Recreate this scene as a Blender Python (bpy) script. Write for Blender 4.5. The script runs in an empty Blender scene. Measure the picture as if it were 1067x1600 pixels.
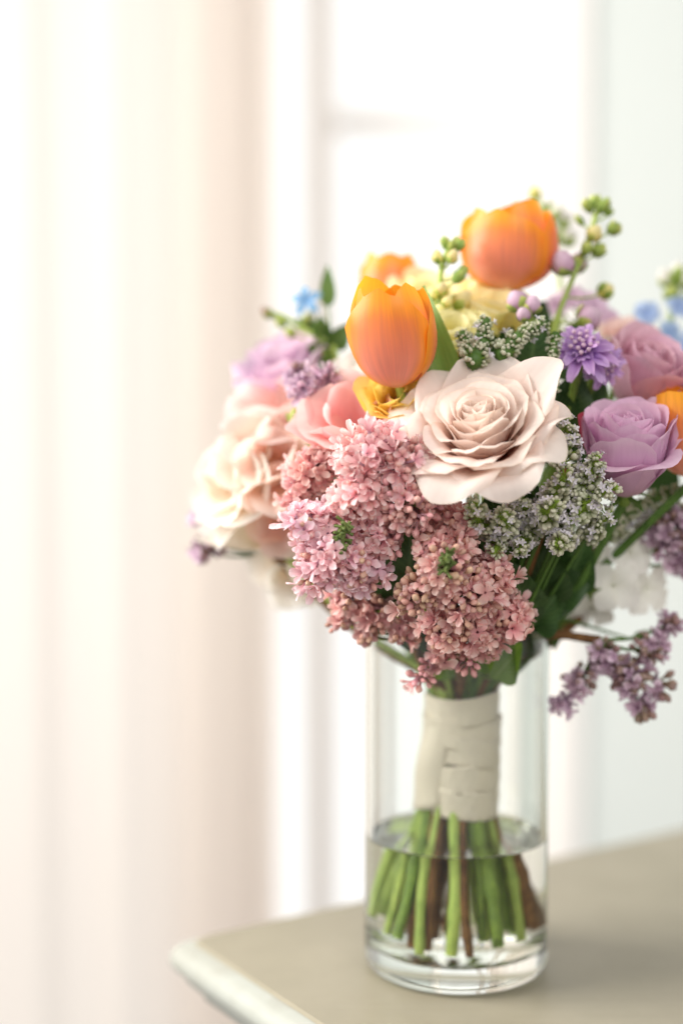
import bpy, math, random
import numpy as np
from mathutils import Vector, Matrix, Quaternion

R = math.radians
random.seed(7)
sc = bpy.context.scene
COL = sc.collection

# ------------------------------------------------------------------ camera
FPX = 2222.0                      # focal length in pixels of the 1067x1600 picture
PITCH = R(3.5)
CAM = Vector((-0.0637, -0.78, 0.301))
cd = bpy.data.cameras.new('camera')
cd.sensor_fit = 'VERTICAL'; cd.sensor_height = 36.0; cd.sensor_width = 24.0
cd.lens = 36.0 * FPX / 1600.0
cd.clip_start = 0.01; cd.clip_end = 50
cd.dof.use_dof = True
cd.dof.focus_distance = 0.695
cd.dof.aperture_fstop = 1.7
cam = bpy.data.objects.new('camera', cd); COL.objects.link(cam)
cam.location = CAM; cam.rotation_euler = (R(90) - PITCH, 0, 0)
sc.camera = cam

# ------------------------------------------------------------------ light
w = bpy.data.worlds.new('World'); sc.world = w; w.use_nodes = True
bg = w.node_tree.nodes['Background']
bg.inputs[0].default_value = (1.0, 0.97, 0.94, 1); bg.inputs[1].default_value = 0.52

def area(name, loc, target, size, power, col):
    l = bpy.data.lights.new(name, 'AREA'); l.shape = 'RECTANGLE'
    l.size, l.size_y = size; l.energy = power; l.color = col
    o = bpy.data.objects.new(name, l); COL.objects.link(o)
    o.location = loc
    o.rotation_euler = (Vector(target) - Vector(loc)).to_track_quat('-Z', 'Y').to_euler()
    return o
area('window_light', (-1.25, -0.05, 0.85), (0, 0, 0.22), (1.0, 1.3), 50, (1.0, 0.96, 0.91))
area('front_fill_light', (0.5, -1.9, 1.6), (0, 0, 0.22), (1.6, 1.2), 29, (1.0, 0.98, 0.96))  # soft fill lamp added in front to lighten the blooms, not an actual window
SKY_STRENGTH = 1.22

vs = sc.view_settings
vs.view_transform = 'Standard'; vs.look = 'None'; vs.gamma = 1.0; vs.exposure = 0.0
vs.use_curve_mapping = False
sc.render.engine = 'CYCLES'
sc.cycles.use_denoising = True
sc.cycles.max_bounces = 14; sc.cycles.transmission_bounces = 12
sc.cycles.diffuse_bounces = 5; sc.cycles.glossy_bounces = 5
sc.cycles.sample_clamp_indirect = 4.0
sc.cycles.blur_glossy = 0.5

# ------------------------------------------------------------------ picture -> place
CP, SP = math.cos(PITCH), math.sin(PITCH)
def ray(px, py):
    x = (px - 533.5) / FPX; z = -(py - 800.0) / FPX
    return Vector((x, CP + z * SP, -SP + z * CP))
def P(px, py, y):
    r = ray(px, py); return CAM + r * ((y - CAM.y) / r.y)
def G(px, py, z=0.0):
    r = ray(px, py); return CAM + r * ((z - CAM.z) / r.z)

# ------------------------------------------------------------------ mesh helpers
class MB:
    def __init__(s): s.v = []; s.f = []; s.uv = []; s.m = []
    def grid(s, pts, closed_u=False, v0=0.0, v1=1.0, mi=0):
        nv = len(pts); nu = len(pts[0]); b = len(s.v)
        for row in pts: s.v.extend([tuple(p) for p in row])
        ju = nu if closed_u else nu - 1
        for i in range(nv - 1):
            for j in range(ju):
                k = (j + 1) % nu
                s.f.append((b + i*nu + j, b + i*nu + k, b + (i+1)*nu + k, b + (i+1)*nu + j))
                u0, u1 = j / ju, (j + 1) / ju
                a, c = v0 + (v1-v0)*i/(nv-1), v0 + (v1-v0)*(i+1)/(nv-1)
                s.uv.append(((u0, a), (u1, a), (u1, c), (u0, c))); s.m.append(mi)
    def fan(s, pts, c, flip=False, mi=0, v=1.0):
        b = len(s.v); s.v.extend([tuple(p) for p in pts]); s.v.append(tuple(c)); n = len(pts)
        for j in range(n):
            t = (b + j, b + (j+1) % n, b + n)
            s.f.append(t[::-1] if flip else t); s.uv.append(((j/n, v), ((j+1)/n, v), (0.5, v))); s.m.append(mi)
    def tube(s, path, rad, n=8, caps=True, mi=0, v0=0.0, v1=1.0):
        m = len(path); rows = []
        up = Vector((0.13, 0.9, 0.4))
        for i, p in enumerate(path):
            d = (path[min(i+1, m-1)] - path[max(i-1, 0)]).normalized()
            a = d.cross(up)
            if a.length < 1e-4: a = d.cross(Vector((1, 0, 0)))
            a.normalize(); c = d.cross(a)
            r = rad[i] if isinstance(rad, (list, tuple)) else rad
            rows.append([p + a*(r*math.cos(2*math.pi*k/n)) + c*(r*math.sin(2*math.pi*k/n)) for k in range(n)])
        s.grid(rows, True, v0, v1, mi)
        if caps:
            s.fan(rows[0], path[0], False, mi, v0); s.fan(rows[-1], path[-1], True, mi, v1)
    def ovoid(s, M, prof, n=7, mi=0, v0=0.0, v1=1.0, lob=0.0):
        # prof: (radius, z) pairs along local z
        rows = []
        for (r, z) in prof:
            rows.append([M @ Vector((r*(1+lob*math.cos(4*2*math.pi*k/n))*math.cos(2*math.pi*k/n), r*(1+lob*math.cos(4*2*math.pi*k/n))*math.sin(2*math.pi*k/n), z)) for k in range(n)])
        s.grid(rows, True, v0, v1, mi)
    def mesh(s, name, mats, smooth=True):
        me = bpy.data.meshes.new(name)
        me.from_pydata(s.v, [], s.f)
        uvl = me.uv_layers.new(name='UVMap')
        uvl.data.foreach_set('uv', np.array([c for f in s.uv for p in f for c in p], dtype=np.float32))
        if not isinstance(mats, (list, tuple)): mats = [mats]
        for m in mats: me.materials.append(m)
        me.polygons.foreach_set('material_index', np.array(s.m, dtype=np.int32))
        me.polygons.foreach_set('use_smooth', np.full(len(s.f), smooth))
        me.update()
        return me
    def build(s, name, mats, parent=None, smooth=True, loc=None):
        return obj(name, s.mesh(name, mats, smooth), parent, loc)

def obj(name, me, parent=None, loc=None, quat=None, scale=None):
    o = bpy.data.objects.new(name, me); COL.objects.link(o)
    if parent: o.parent = parent
    if loc is not None: o.location = loc
    if quat is not None: o.rotation_mode = 'QUATERNION'; o.rotation_quaternion = quat
    if scale is not None: o.scale = (scale,)*3 if not hasattr(scale, '__len__') else scale
    return o
def tag(o, label, cat, group=None):
    o['label'] = label; o['category'] = cat
    if group: o['group'] = group
    return o
def thing(name, label, cat, loc, quat=None, group=None):
    o = obj(name, None, None, loc, quat)
    o.empty_display_size = 0.01
    return tag(o, label, cat, group)
def mat_of(o):
    q = o.rotation_quaternion if o.rotation_mode == 'QUATERNION' else Quaternion()
    return Matrix.Translation(o.location) @ q.to_matrix().to_4x4()
def aim(d, spin=0.0):
    return Vector(d).normalized().to_track_quat('Z', 'Y') @ Quaternion((0, 0, 1), spin)
def cr(pts, n=6):
    """Catmull-Rom through points"""
    pts = [Vector(p) for p in pts]
    q = [pts[0]*2 - pts[1]] + pts + [pts[-1]*2 - pts[-2]]
    out = []
    for i in range(1, len(q)-2):
        for k in range(n):
            t = k / n
            a, b, c, d = q[i-1], q[i], q[i+1], q[i+2]
            out.append(0.5*((2*b) + (c-a)*t + (2*a-5*b+4*c-d)*t*t + (3*b-a-3*c+d)*t**3))
    out.append(pts[-1]); return out
def sm(a, b, x):
    t = min(1, max(0, (x-a)/(b-a))); return t*t*(3-2*t)
def lerp(a, b, t): return a + (b-a)*t

# ------------------------------------------------------------------ materials
def nodes(name):
    m = bpy.data.materials.new(name); m.use_nodes = True
    nt = m.node_tree; nt.nodes.clear()
    out = nt.nodes.new('ShaderNodeOutputMaterial')
    return m, nt, out
def N(nt, t, **kw):
    n = nt.nodes.new(t)
    for k, v in kw.items():
        if k in n.inputs: n.inputs[k].default_value = v
        else: setattr(n, k, v)
    return n
def L(nt, a, b): nt.links.new(a, b)
def c4(c): return (c[0], c[1], c[2], 1)
def srgb(h):
    h = h.lstrip('#'); r = [int(h[i:i+2], 16)/255 for i in (0, 2, 4)]
    return tuple(x/12.92 if x <= .04045 else ((x+.055)/1.055)**2.4 for x in r)
def ramp(nt, stops, fac):
    r = nt.nodes.new('ShaderNodeValToRGB'); e = r.color_ramp.elements
    while len(e) > len(stops): e.remove(e[-1])
    while len(e) < len(stops): e.new(0.5)
    for k, (p, c) in enumerate(stops): e[k].position = p; e[k].color = c4(c)
    L(nt, fac, r.inputs[0]); return r

def petal_mat(name, stops, edge=None, edge_at=(0.7, 1.0), vein=0.10, transl=0.35, rough=0.55, var=0.10, hue=0.012, vscale=(26, 2.2), spec=0.25, streak=None, spots=None):
    m, nt, out = nodes(name)
    tc = N(nt, 'ShaderNodeTexCoord'); sx = N(nt, 'ShaderNodeSeparateXYZ'); L(nt, tc.outputs['UV'], sx.inputs[0])
    oi = N(nt, 'ShaderNodeObjectInfo')
    # vein noise stretched along the petal
    mp = N(nt, 'ShaderNodeMapping'); mp.inputs['Scale'].default_value = (vscale[0], vscale[1], 1)
    L(nt, tc.outputs['UV'], mp.inputs[0])
    ad = N(nt, 'ShaderNodeVectorMath', operation='ADD'); L(nt, mp.outputs[0], ad.inputs[0])
    ml = N(nt, 'ShaderNodeMath', operation='MULTIPLY'); ml.inputs[1].default_value = 37.0
    L(nt, oi.outputs['Random'], ml.inputs[0]); L(nt, ml.outputs[0], ad.inputs[1])
    nz = N(nt, 'ShaderNodeTexNoise', Scale=1.0, Detail=3.0, Roughness=0.6); L(nt, ad.outputs[0], nz.inputs['Vector'])
    # ramp along the petal, wobbled
    wob = N(nt, 'ShaderNodeMath', operation='MULTIPLY_ADD'); wob.inputs[1].default_value = 0.22; wob.inputs[2].default_value = -0.11
    L(nt, nz.outputs['Fac'], wob.inputs[0])
    av = N(nt, 'ShaderNodeMath', operation='ADD'); L(nt, sx.outputs['Y'], av.inputs[0]); L(nt, wob.outputs[0], av.inputs[1])
    col = ramp(nt, stops, av.outputs[0]).outputs[0]
    ab = N(nt, 'ShaderNodeMath', operation='MULTIPLY_ADD'); ab.inputs[1].default_value = 2; ab.inputs[2].default_value = -1
    L(nt, sx.outputs['X'], ab.inputs[0])
    aa = N(nt, 'ShaderNodeMath', operation='ABSOLUTE'); L(nt, ab.outputs[0], aa.inputs[0])
    if edge:
        a2 = N(nt, 'ShaderNodeMath', operation='ADD'); L(nt, aa.outputs[0], a2.inputs[0]); L(nt, wob.outputs[0], a2.inputs[1])
        # strength grows towards tip too
        mx = N(nt, 'ShaderNodeMath', operation='MAXIMUM'); L(nt, a2.outputs[0], mx.inputs[0])
        pw = N(nt, 'ShaderNodeMath', operation='POWER'); pw.inputs[1].default_value = 2.2; L(nt, sx.outputs['Y'], pw.inputs[0])
        L(nt, pw.outputs[0], mx.inputs[1])
        mr = N(nt, 'ShaderNodeMapRange', interpolation_type='SMOOTHSTEP'); mr.inputs['From Min'].default_value = edge_at[0]; mr.inputs['From Max'].default_value = edge_at[1]
        L(nt, mx.outputs[0], mr.inputs[0])
        mi = N(nt, 'ShaderNodeMix', data_type='RGBA'); L(nt, mr.outputs[0], mi.inputs[0]); L(nt, col, mi.inputs[6]); mi.inputs[7].default_value = c4(edge)
        col = mi.outputs[2]
    # vein value
    mr = N(nt, 'ShaderNodeMapRange'); mr.inputs['From Min'].default_value = 0.3; mr.inputs['From Max'].default_value = 0.7
    mr.inputs['To Min'].default_value = 1 - vein; mr.inputs['To Max'].default_value = 1 + vein*0.6
    L(nt, nz.outputs['Fac'], mr.inputs[0])
    vr = N(nt, 'ShaderNodeMapRange'); vr.inputs['To Min'].default_value = 1 - var; vr.inputs['To Max'].default_value = 1 + var*0.6
    L(nt, oi.outputs['Random'], vr.inputs[0])
    mm = N(nt, 'ShaderNodeMath', operation='MULTIPLY'); L(nt, mr.outputs[0], mm.inputs[0]); L(nt, vr.outputs[0], mm.inputs[1])
    hs = N(nt, 'ShaderNodeHueSaturation'); L(nt, col, hs.inputs['Color']); L(nt, mm.outputs[0], hs.inputs['Value'])
    fr = N(nt, 'ShaderNodeMath', operation='MULTIPLY'); fr.inputs[1].default_value = 7.31; L(nt, oi.outputs['Random'], fr.inputs[0])
    f2 = N(nt, 'ShaderNodeMath', operation='FRACT'); L(nt, fr.outputs[0], f2.inputs[0])
    hr = N(nt, 'ShaderNodeMapRange'); hr.inputs['To Min'].default_value = 0.5 - hue; hr.inputs['To Max'].default_value = 0.5 + hue
    L(nt, f2.outputs[0], hr.inputs[0]); L(nt, hr.outputs[0], hs.inputs['Hue'])
    col = hs.outputs[0]
    pb = N(nt, 'ShaderNodeBsdfPrincipled'); pb.inputs['Roughness'].default_value = rough; pb.inputs['Specular IOR Level'].default_value = spec
    L(nt, col, pb.inputs['Base Color'])
    bp = N(nt, 'ShaderNodeBump', Strength=0.06, Distance=0.0005); L(nt, nz.outputs['Fac'], bp.inputs['Height']); L(nt, bp.outputs[0], pb.inputs['Normal'])
    tr = N(nt, 'ShaderNodeBsdfTranslucent'); L(nt, col, tr.inputs[0])
    mix = N(nt, 'ShaderNodeMixShader'); mix.inputs[0].default_value = transl
    L(nt, pb.outputs[0], mix.inputs[1]); L(nt, tr.outputs[0], mix.inputs[2]); L(nt, mix.outputs[0], out.inputs[0])
    return m

def plain(name, base, rough=0.5, spec=0.3, var=0.12, nscale=120.0, col2=None, bump=0.2, transl=0.0, bdist=0.0005, sheen=0.0, coords='Object', stretch=(1, 1, 1)):
    m, nt, out = nodes(name)
    tc = N(nt, 'ShaderNodeTexCoord'); oi = N(nt, 'ShaderNodeObjectInfo')
    mp = N(nt, 'ShaderNodeMapping'); mp.inputs['Scale'].default_value = stretch; L(nt, tc.outputs[coords], mp.inputs[0])
    nz = N(nt, 'ShaderNodeTexNoise', Scale=nscale, Detail=4.0, Roughness=0.6); L(nt, mp.outputs[0], nz.inputs['Vector'])
    c2 = col2 or tuple(x*(1-var) for x in base)
    r = ramp(nt, [(0.32, c2), (0.68, base)], nz.outputs['Fac'])
    vr = N(nt, 'ShaderNodeMapRange'); vr.inputs['To Min'].default_value = 1 - var; vr.inputs['To Max'].default_value = 1 + var
    L(nt, oi.outputs['Random'], vr.inputs[0])
    hs = N(nt, 'ShaderNodeHueSaturation'); L(nt, r.outputs[0], hs.inputs['Color']); L(nt, vr.outputs[0], hs.inputs['Value'])
    pb = N(nt, 'ShaderNodeBsdfPrincipled'); pb.inputs['Roughness'].default_value = rough; pb.inputs['Specular IOR Level'].default_value = spec
    pb.inputs['Sheen Weight'].default_value = sheen
    L(nt, hs.outputs[0], pb.inputs['Base Color'])
    if bump:
        bp = N(nt, 'ShaderNodeBump', Strength=bump, Distance=bdist); L(nt, nz.outputs['Fac'], bp.inputs['Height']); L(nt, bp.outputs[0], pb.inputs['Normal'])
    sh = pb.outputs[0]
    if transl:
        tr = N(nt, 'ShaderNodeBsdfTranslucent'); L(nt, hs.outputs[0], tr.inputs[0])
        mix = N(nt, 'ShaderNodeMixShader'); mix.inputs[0].default_value = transl
        L(nt, sh, mix.inputs[1]); L(nt, tr.outputs[0], mix.inputs[2]); sh = mix.outputs[0]
    L(nt, sh, out.inputs[0]); return m

def leaf_mat(name, base, dark, pale, transl=0.3, rough=0.42):
    """leaf with a pale midrib and side veins from its UV"""
    m, nt, out = nodes(name)
    tc = N(nt, 'ShaderNodeTexCoord'); sx = N(nt, 'ShaderNodeSeparateXYZ'); L(nt, tc.outputs['UV'], sx.inputs[0])
    ab = N(nt, 'ShaderNodeMath', operation='SUBTRACT'); ab.inputs[1].default_value = 0.5; L(nt, sx.outputs['X'], ab.inputs[0])
    aa = N(nt, 'ShaderNodeMath', operation='ABSOLUTE'); L(nt, ab.outputs[0], aa.inputs[0])
    # side veins: wave of (v - |u|)
    sb = N(nt, 'ShaderNodeMath', operation='MULTIPLY_ADD'); sb.inputs[1].default_value = -0.7; L(nt, aa.outputs[0], sb.inputs[0]); L(nt, sx.outputs['Y'], sb.inputs[2])
    sn = N(nt, 'ShaderNodeMath', operation='MULTIPLY'); sn.inputs[1].default_value = 55.0; L(nt, sb.outputs[0], sn.inputs[0])
    si = N(nt, 'ShaderNodeMath', operation='SINE'); L(nt, sn.outputs[0], si.inputs[0])
    vr = N(nt, 'ShaderNodeMapRange'); vr.inputs['From Min'].default_value = 0.75; vr.inputs['From Max'].default_value = 1.0; vr.inputs['To Max'].default_value = 0.35
    L(nt, si.outputs[0], vr.inputs[0])
    mr = N(nt, 'ShaderNodeMapRange'); mr.inputs['From Min'].default_value = 0.05; mr.inputs['From Max'].default_value = 0.01; mr.inputs['To Max'].default_value = 0.7
    L(nt, aa.outputs[0], mr.inputs[0])
    mx = N(nt, 'ShaderNodeMath', operation='MAXIMUM'); L(nt, vr.outputs[0], mx.inputs[0]); L(nt, mr.outputs[0], mx.inputs[1])
    nz = N(nt, 'ShaderNodeTexNoise', Scale=90.0, Detail=3.0); L(nt, tc.outputs['Object'], nz.inputs['Vector'])
    r = ramp(nt, [(0.3, dark), (0.7, base)], nz.outputs['Fac'])
    mi = N(nt, 'ShaderNodeMix', data_type='RGBA'); L(nt, mx.outputs[0], mi.inputs[0]); L(nt, r.outputs[0], mi.inputs[6]); mi.inputs[7].default_value = c4(pale)
    oi = N(nt, 'ShaderNodeObjectInfo')
    v2 = N(nt, 'ShaderNodeMapRange'); v2.inputs['To Min'].default_value = 0.8; v2.inputs['To Max'].default_value = 1.2; L(nt, oi.outputs['Random'], v2.inputs[0])
    hs = N(nt, 'ShaderNodeHueSaturation'); L(nt, mi.outputs[2], hs.inputs['Color']); L(nt, v2.outputs[0], hs.inputs['Value'])
    pb = N(nt, 'ShaderNodeBsdfPrincipled'); pb.inputs['Roughness'].default_value = rough; pb.inputs['Specular IOR Level'].default_value = 0.4
    L(nt, hs.outputs[0], pb.inputs['Base Color'])
    bp = N(nt, 'ShaderNodeBump', Strength=0.3, Distance=0.0005); L(nt, mx.outputs[0], bp.inputs['Height']); L(nt, bp.outputs[0], pb.inputs['Normal'])
    tr = N(nt, 'ShaderNodeBsdfTranslucent'); L(nt, hs.outputs[0], tr.inputs[0])
    mix = N(nt, 'ShaderNodeMixShader'); mix.inputs[0].default_value = transl
    L(nt, pb.outputs[0], mix.inputs[1]); L(nt, tr.outputs[0], mix.inputs[2]); L(nt, mix.outputs[0], out.inputs[0])
    return m

def glass_mat(name, ior, col, rough=0.0):
    m, nt, out = nodes(name)
    g = N(nt, 'ShaderNodeBsdfGlass'); g.inputs['IOR'].default_value = ior; g.inputs['Roughness'].default_value = rough
    g.inputs['Color'].default_value = c4(col)
    L(nt, g.outputs[0], out.inputs[0]); return m

S = srgb
M = {}
M['blush'] = petal_mat('blush_rose_petal', [(0, S('#e2aa98')), (0.28, S('#f3cfc0')), (0.55, S('#f9e6dc')), (1, S('#fbf0e8'))], edge=S('#f7e6d4'), edge_at=(0.90, 1.08), vein=0.03, transl=0.42, var=0.05, hue=0.006, vscale=(16, 1.6))
M['lavender'] = petal_mat('lavender_rose_petal', [(0, S('#d9aec0')), (0.3, S('#deb0cc')), (0.7, S('#e7bcda')), (1, S('#f1d2e6'))], vein=0.03, transl=0.30, var=0.08, hue=0.010, vscale=(12, 1.8))
M['lavender_nick'] = petal_mat('lavender_petal_with_red_edge', [(0, S('#d9aec0')), (0.3, S('#deb0cc')), (0.7, S('#e7bcda')), (1, S('#f1d2e6'))], edge=S('#b4465a'), edge_at=(0.74, 0.92), vein=0.06, transl=0.28)
M['mauve'] = petal_mat('mauve_rose_petal', [(0, S('#dcaab6')), (0.5, S('#e8b6c8')), (1, S('#f0cbd9'))], vein=0.06, transl=0.3)
M['lilac_pale'] = petal_mat('pale_lilac_petal', [(0, S('#cdaac6')), (0.5, S('#dfc0d9')), (1, S('#ead4e4'))], vein=0.06, transl=0.4)
M['orange'] = petal_mat('orange_tulip_petal', [(0, S('#f3d3b6')), (0.18, S('#f0b09c')), (0.5, S('#f29f7c')), (0.8, S('#f79c54')), (1, S('#ffae34'))], edge=S('#ffae34'), edge_at=(0.5, 0.98), vein=0.12, transl=0.42, rough=0.33, var=0.07, vscale=(30, 1.1), spec=0.5)
M['peach'] = petal_mat('peach_petal', [(0, S('#f5cba6')), (0.5, S('#fcdccb')), (1, S('#feebe2'))], vein=0.03, transl=0.5)
M['cream'] = petal_mat('cream_petal', [(0, S('#f6dfba')), (0.4, S('#fcf1e0')), (1, S('#fefaf3'))], vein=0.02, transl=0.5)
M['pink'] = petal_mat('pink_petal', [(0, S('#f3b3b3')), (0.5, S('#f9c9c7')), (1, S('#fddedc'))], vein=0.04, transl=0.48)
M['blushpink'] = petal_mat('blush_pink_petal', [(0, S('#f6cdc4')), (0.5, S('#fce0d9')), (1, S('#fef0ec'))], vein=0.03, transl=0.5)
M['yellow'] = petal_mat('yellow_petal', [(0, S('#eac54a')), (0.5, S('#f6da66')), (1, S('#fbe88c'))], vein=0.05, transl=0.5)
M['lemon'] = petal_mat('pale_yellow_petal', [(0, S('#ecdc84')), (0.5, S('#f8efae')), (1, S('#fdf7d0'))], vein=0.03, transl=0.5)
M['white'] = petal_mat('white_petal', [(0, S('#dbe2c4')), (0.35, S('#f2f1e8')), (1, S('#f8f6f2'))], vein=0.04, transl=0.4)
M['violet'] = petal_mat('violet_petal', [(0, S('#9a68b2')), (0.5, S('#bb8ed0')), (1, S('#d8b6e2'))], vein=0.12, transl=0.35, var=0.15)
M['blue'] = petal_mat('blue_petal', [(0, S('#88a5dc')), (0.5, S('#a9c3ec')), (1, S('#c6d8f2'))], vein=0.08, transl=0.4)
M['skyblue'] = petal_mat('sky_blue_petal', [(0, S('#7fb0e0')), (0.5, S('#8cc2ee')), (1, S('#a8d4f4'))], vein=0.08, transl=0.35)
M['floret'] = petal_mat('pink_lilac_floret', [(0, S('#c4a8ba')), (0.28, S('#dbb0bb')), (0.36, S('#e8a8ae')), (0.7, S('#f9cccc')), (1, S('#feecea'))], vein=0.05, transl=0.40, var=0.26, hue=0.016, vscale=(5, 2))
M['floret_pale'] = petal_mat('pale_pink_lilac_floret', [(0, S('#c7b2c8')), (0.28, S('#d9b9cb')), (0.36, S('#e6b0bc')), (0.7, S('#f6ced4')), (1, S('#fdeaee'))], vein=0.05, transl=0.38, var=0.22, hue=0.02, vscale=(5, 2))
M['floret_rose'] = petal_mat('deep_rose_lilac_floret', [(0, S('#c29ca6')), (0.28, S('#d8a4a8')), (0.36, S('#e3a2a3')), (0.7, S('#f6c6c0')), (1, S('#fde5de'))], vein=0.05, transl=0.40, var=0.2, hue=0.014, vscale=(5, 2))
M['floret_mauve'] = petal_mat('mauve_lilac_floret', [(0, S('#a88f9f')), (0.28, S('#b496ac')), (0.36, S('#b893ac')), (0.7, S('#dabcd0')), (1, S('#eedbe7'))], vein=0.05, transl=0.3, var=0.18, hue=0.014, vscale=(5, 2))
M['bud_pink'] = petal_mat('pink_lilac_bud', [(0, S('#c0969c')), (0.4, S('#d89a9a')), (1, S('#edb9b4'))], vein=0.1, transl=0.15, var=0.2, hue=0.02)
M['bud_tan'] = petal_mat('tan_lilac_bud', [(0, S('#b3968a')), (0.4, S('#cfa08c')), (1, S('#e4bca6'))], vein=0.1, transl=0.15, var=0.18, hue=0.02)
M['bud_mauve'] = petal_mat('mauve_lilac_bud', [(0, S('#7c6a55')), (0.4, S('#9a7f6e')), (1, S('#a98a8c'))], vein=0.1, transl=0.12, var=0.2, hue=0.03)
M['heath_bud'] = petal_mat('heath_bud', [(0, S('#6f8348')), (0.3, S('#b3b890')), (1, S('#e8e6d2'))], vein=0.1, transl=0.2, var=0.08, hue=0.02)
M['heath_flower'] = petal_mat('heath_flower', [(0, S('#98a384')), (0.3, S('#d4cdd8')), (1, S('#efe9f0'))], vein=0.1, transl=0.25, var=0.08, hue=0.02)
M['heath_green'] = plain('heath_green', S('#86a03a'), 0.5, 0.3, 0.15, 300)
M['rachis'] = plain('lilac_rachis', S('#6c7a40'), 0.5, 0.3, 0.15, 300, S('#4f5f30'))
M['stem_green'] = plain('green_stem', S('#7f9a3c'), 0.45, 0.35, 0.12, 160, S('#5d7a30'), stretch=(1, 1, 0.2))
M['stem_light'] = plain('light_green_stem', S('#b4c866'), 0.45, 0.35, 0.10, 160, S('#93ad50'), stretch=(1, 1, 0.2))
M['stem_dark'] = plain('dark_green_stem', S('#55752f'), 0.5, 0.3, 0.12, 160, S('#3f5c25'), stretch=(1, 1, 0.2))
M['stem_brown'] = plain('woody_brown_stem', S('#8a6238'), 0.65, 0.25, 0.15, 220, S('#5e3f24'), bump=0.6, stretch=(1, 1, 0.25))
M['leaf'] = leaf_mat('green_leaf', S('#5c7a38'), S('#46662c'), S('#8ba562'))
M['leaf_dark'] = leaf_mat('dark_green_leaf', S('#41602f'), S('#2f4b24'), S('#62804a'), 0.2)
M['leaf_bright'] = leaf_mat('bright_green_leaf', S('#86ab3a'), S('#6d952e'), S('#a9c566'), 0.4)
M['leaf_tulip'] = plain('tulip_leaf', S('#86a552'), 0.42, 0.35, 0.08, 60, S('#6c8f42'), bump=0.15, transl=0.3, coords='UV', stretch=(0.6, 0.03, 1))
M['budgreen'] = petal_mat('green_flower_bud', [(0, S('#7f9c46')), (0.6, S('#a9bd62')), (1, S('#d3d57f'))], vein=0.1, transl=0.2, var=0.12, hue=0.02)
M['budpink'] = petal_mat('pink_flower_bud', [(0, S('#c9a0b8')), (0.5, S('#dcb9d0')), (1, S('#edd6e4'))], vein=0.08, transl=0.3)
M['anther'] = plain('yellow_anther', S('#e0c060'), 0.6, 0.2, 0.1, 300)

# ------------------------------------------------------------------ setting: sky, window, wall, curtains, table
def box(mb, lo, hi, mi=0):
    x0, y0, z0 = lo; x1, y1, z1 = hi
    b = len(mb.v)
    mb.v.extend([(x0,y0,z0),(x1,y0,z0),(x1,y1,z0),(x0,y1,z0),(x0,y0,z1),(x1,y0,z1),(x1,y1,z1),(x0,y1,z1)])
    for f in ((0,3,2,1),(4,5,6,7),(0,1,5,4),(1,2,6,5),(2,3,7,6),(3,0,4,7)):
        mb.f.append(tuple(b+i for i in f)); mb.uv.append(((0,0),(1,0),(1,1),(0,1))); mb.m.append(mi)
def boxobj(name, lo, hi, mat, parent=None, bev=0.0):
    mb = MB(); c = [(a+b)/2 for a, b in zip(lo, hi)]
    p0 = Vector(parent.location) if parent else Vector((0, 0, 0))
    box(mb, [a-q for a, q in zip(lo, c)], [b-q for b, q in zip(hi, c)])
    o = mb.build(name, mat, parent, False, Vector(c) - p0)
    if bev:
        m = o.modifiers.new('bevel', 'BEVEL'); m.width = bev; m.segments = 3
    return o
def structure(o): o['kind'] = 'structure'; return o

m, nt, out = nodes('bright_overcast_sky')
e = N(nt, 'ShaderNodeEmission'); e.inputs[0].default_value = (1.0, 0.985, 0.96, 1); e.inputs[1].default_value = SKY_STRENGTH
L(nt, e.outputs[0], out.inputs[0]); M['sky'] = m
mb = MB(); mb.grid([[(-3.2, 3.0, -1.6), (2.2, 3.0, -1.6)], [(-3.2, 3.0, 2.6), (2.2, 3.0, 2.6)]])
structure(mb.build('sky', M['sky']))

M['wall'] = plain('white_wall_paint', S('#e0e6e2'), 0.7, 0.2, 0.02, 40, bump=0.05)
M['casing'] = plain('white_window_paint', S('#f5f2ee'), 0.5, 0.3, 0.02, 40, bump=0.03)
M['pane'] = glass_mat('window_glass', 1.02, (1, 1, 1))
YW = 1.25
xw = P(905, 800, YW).x; zt, zb = 1.45, -1.1
structure(boxobj('wall', (xw, YW-0.02, zb), (xw + 1.1, YW + 0.10, zt), M['wall']))
win = structure(obj('window', None, None, P(700, 800, YW))); 
xl, xr = P(462, 800, YW).x, P(880, 800, YW).x
zr = P(700, 185, YW).z
boxobj('window_casing', (xr - 0.008, YW - 0.032, zb), (xw + 0.004, YW + 0.08, zt), M['casing'], win, 0.004)
boxobj('window_stile', (P(478, 800, YW).x, YW, zb), (P(522, 800, YW).x, YW + 0.05, zt), M['casing'], win, 0.003)
boxobj('meeting_rail', (P(522, 800, YW).x + .002, YW + 0.005, zr - 0.014), (xr - .01, YW + 0.045, zr + 0.012), M['casing'], win, 0.003)
boxobj('muntin', (P(776, 800, YW).x, YW + 0.012, zr + 0.0125), (P(799, 800, YW).x, YW + 0.04, zt), M['casing'], win, 0.002)
boxobj('window_stile', (xr - 0.034, YW + .01, zb), (xr - 0.0085, YW + 0.05, zt), M['casing'], win, 0.003)
boxobj('pane', (P(522, 800, YW).x + .003, YW + 0.022, zr + 0.013), (xr - 0.035, YW + 0.026, zt - .01), M['pane'], win)
boxobj('pane', (P(522, 800, YW).x + .003, YW + 0.022, zb + .01), (xr - 0.035, YW + 0.026, zr - 0.015), M['pane'], win)

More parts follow.
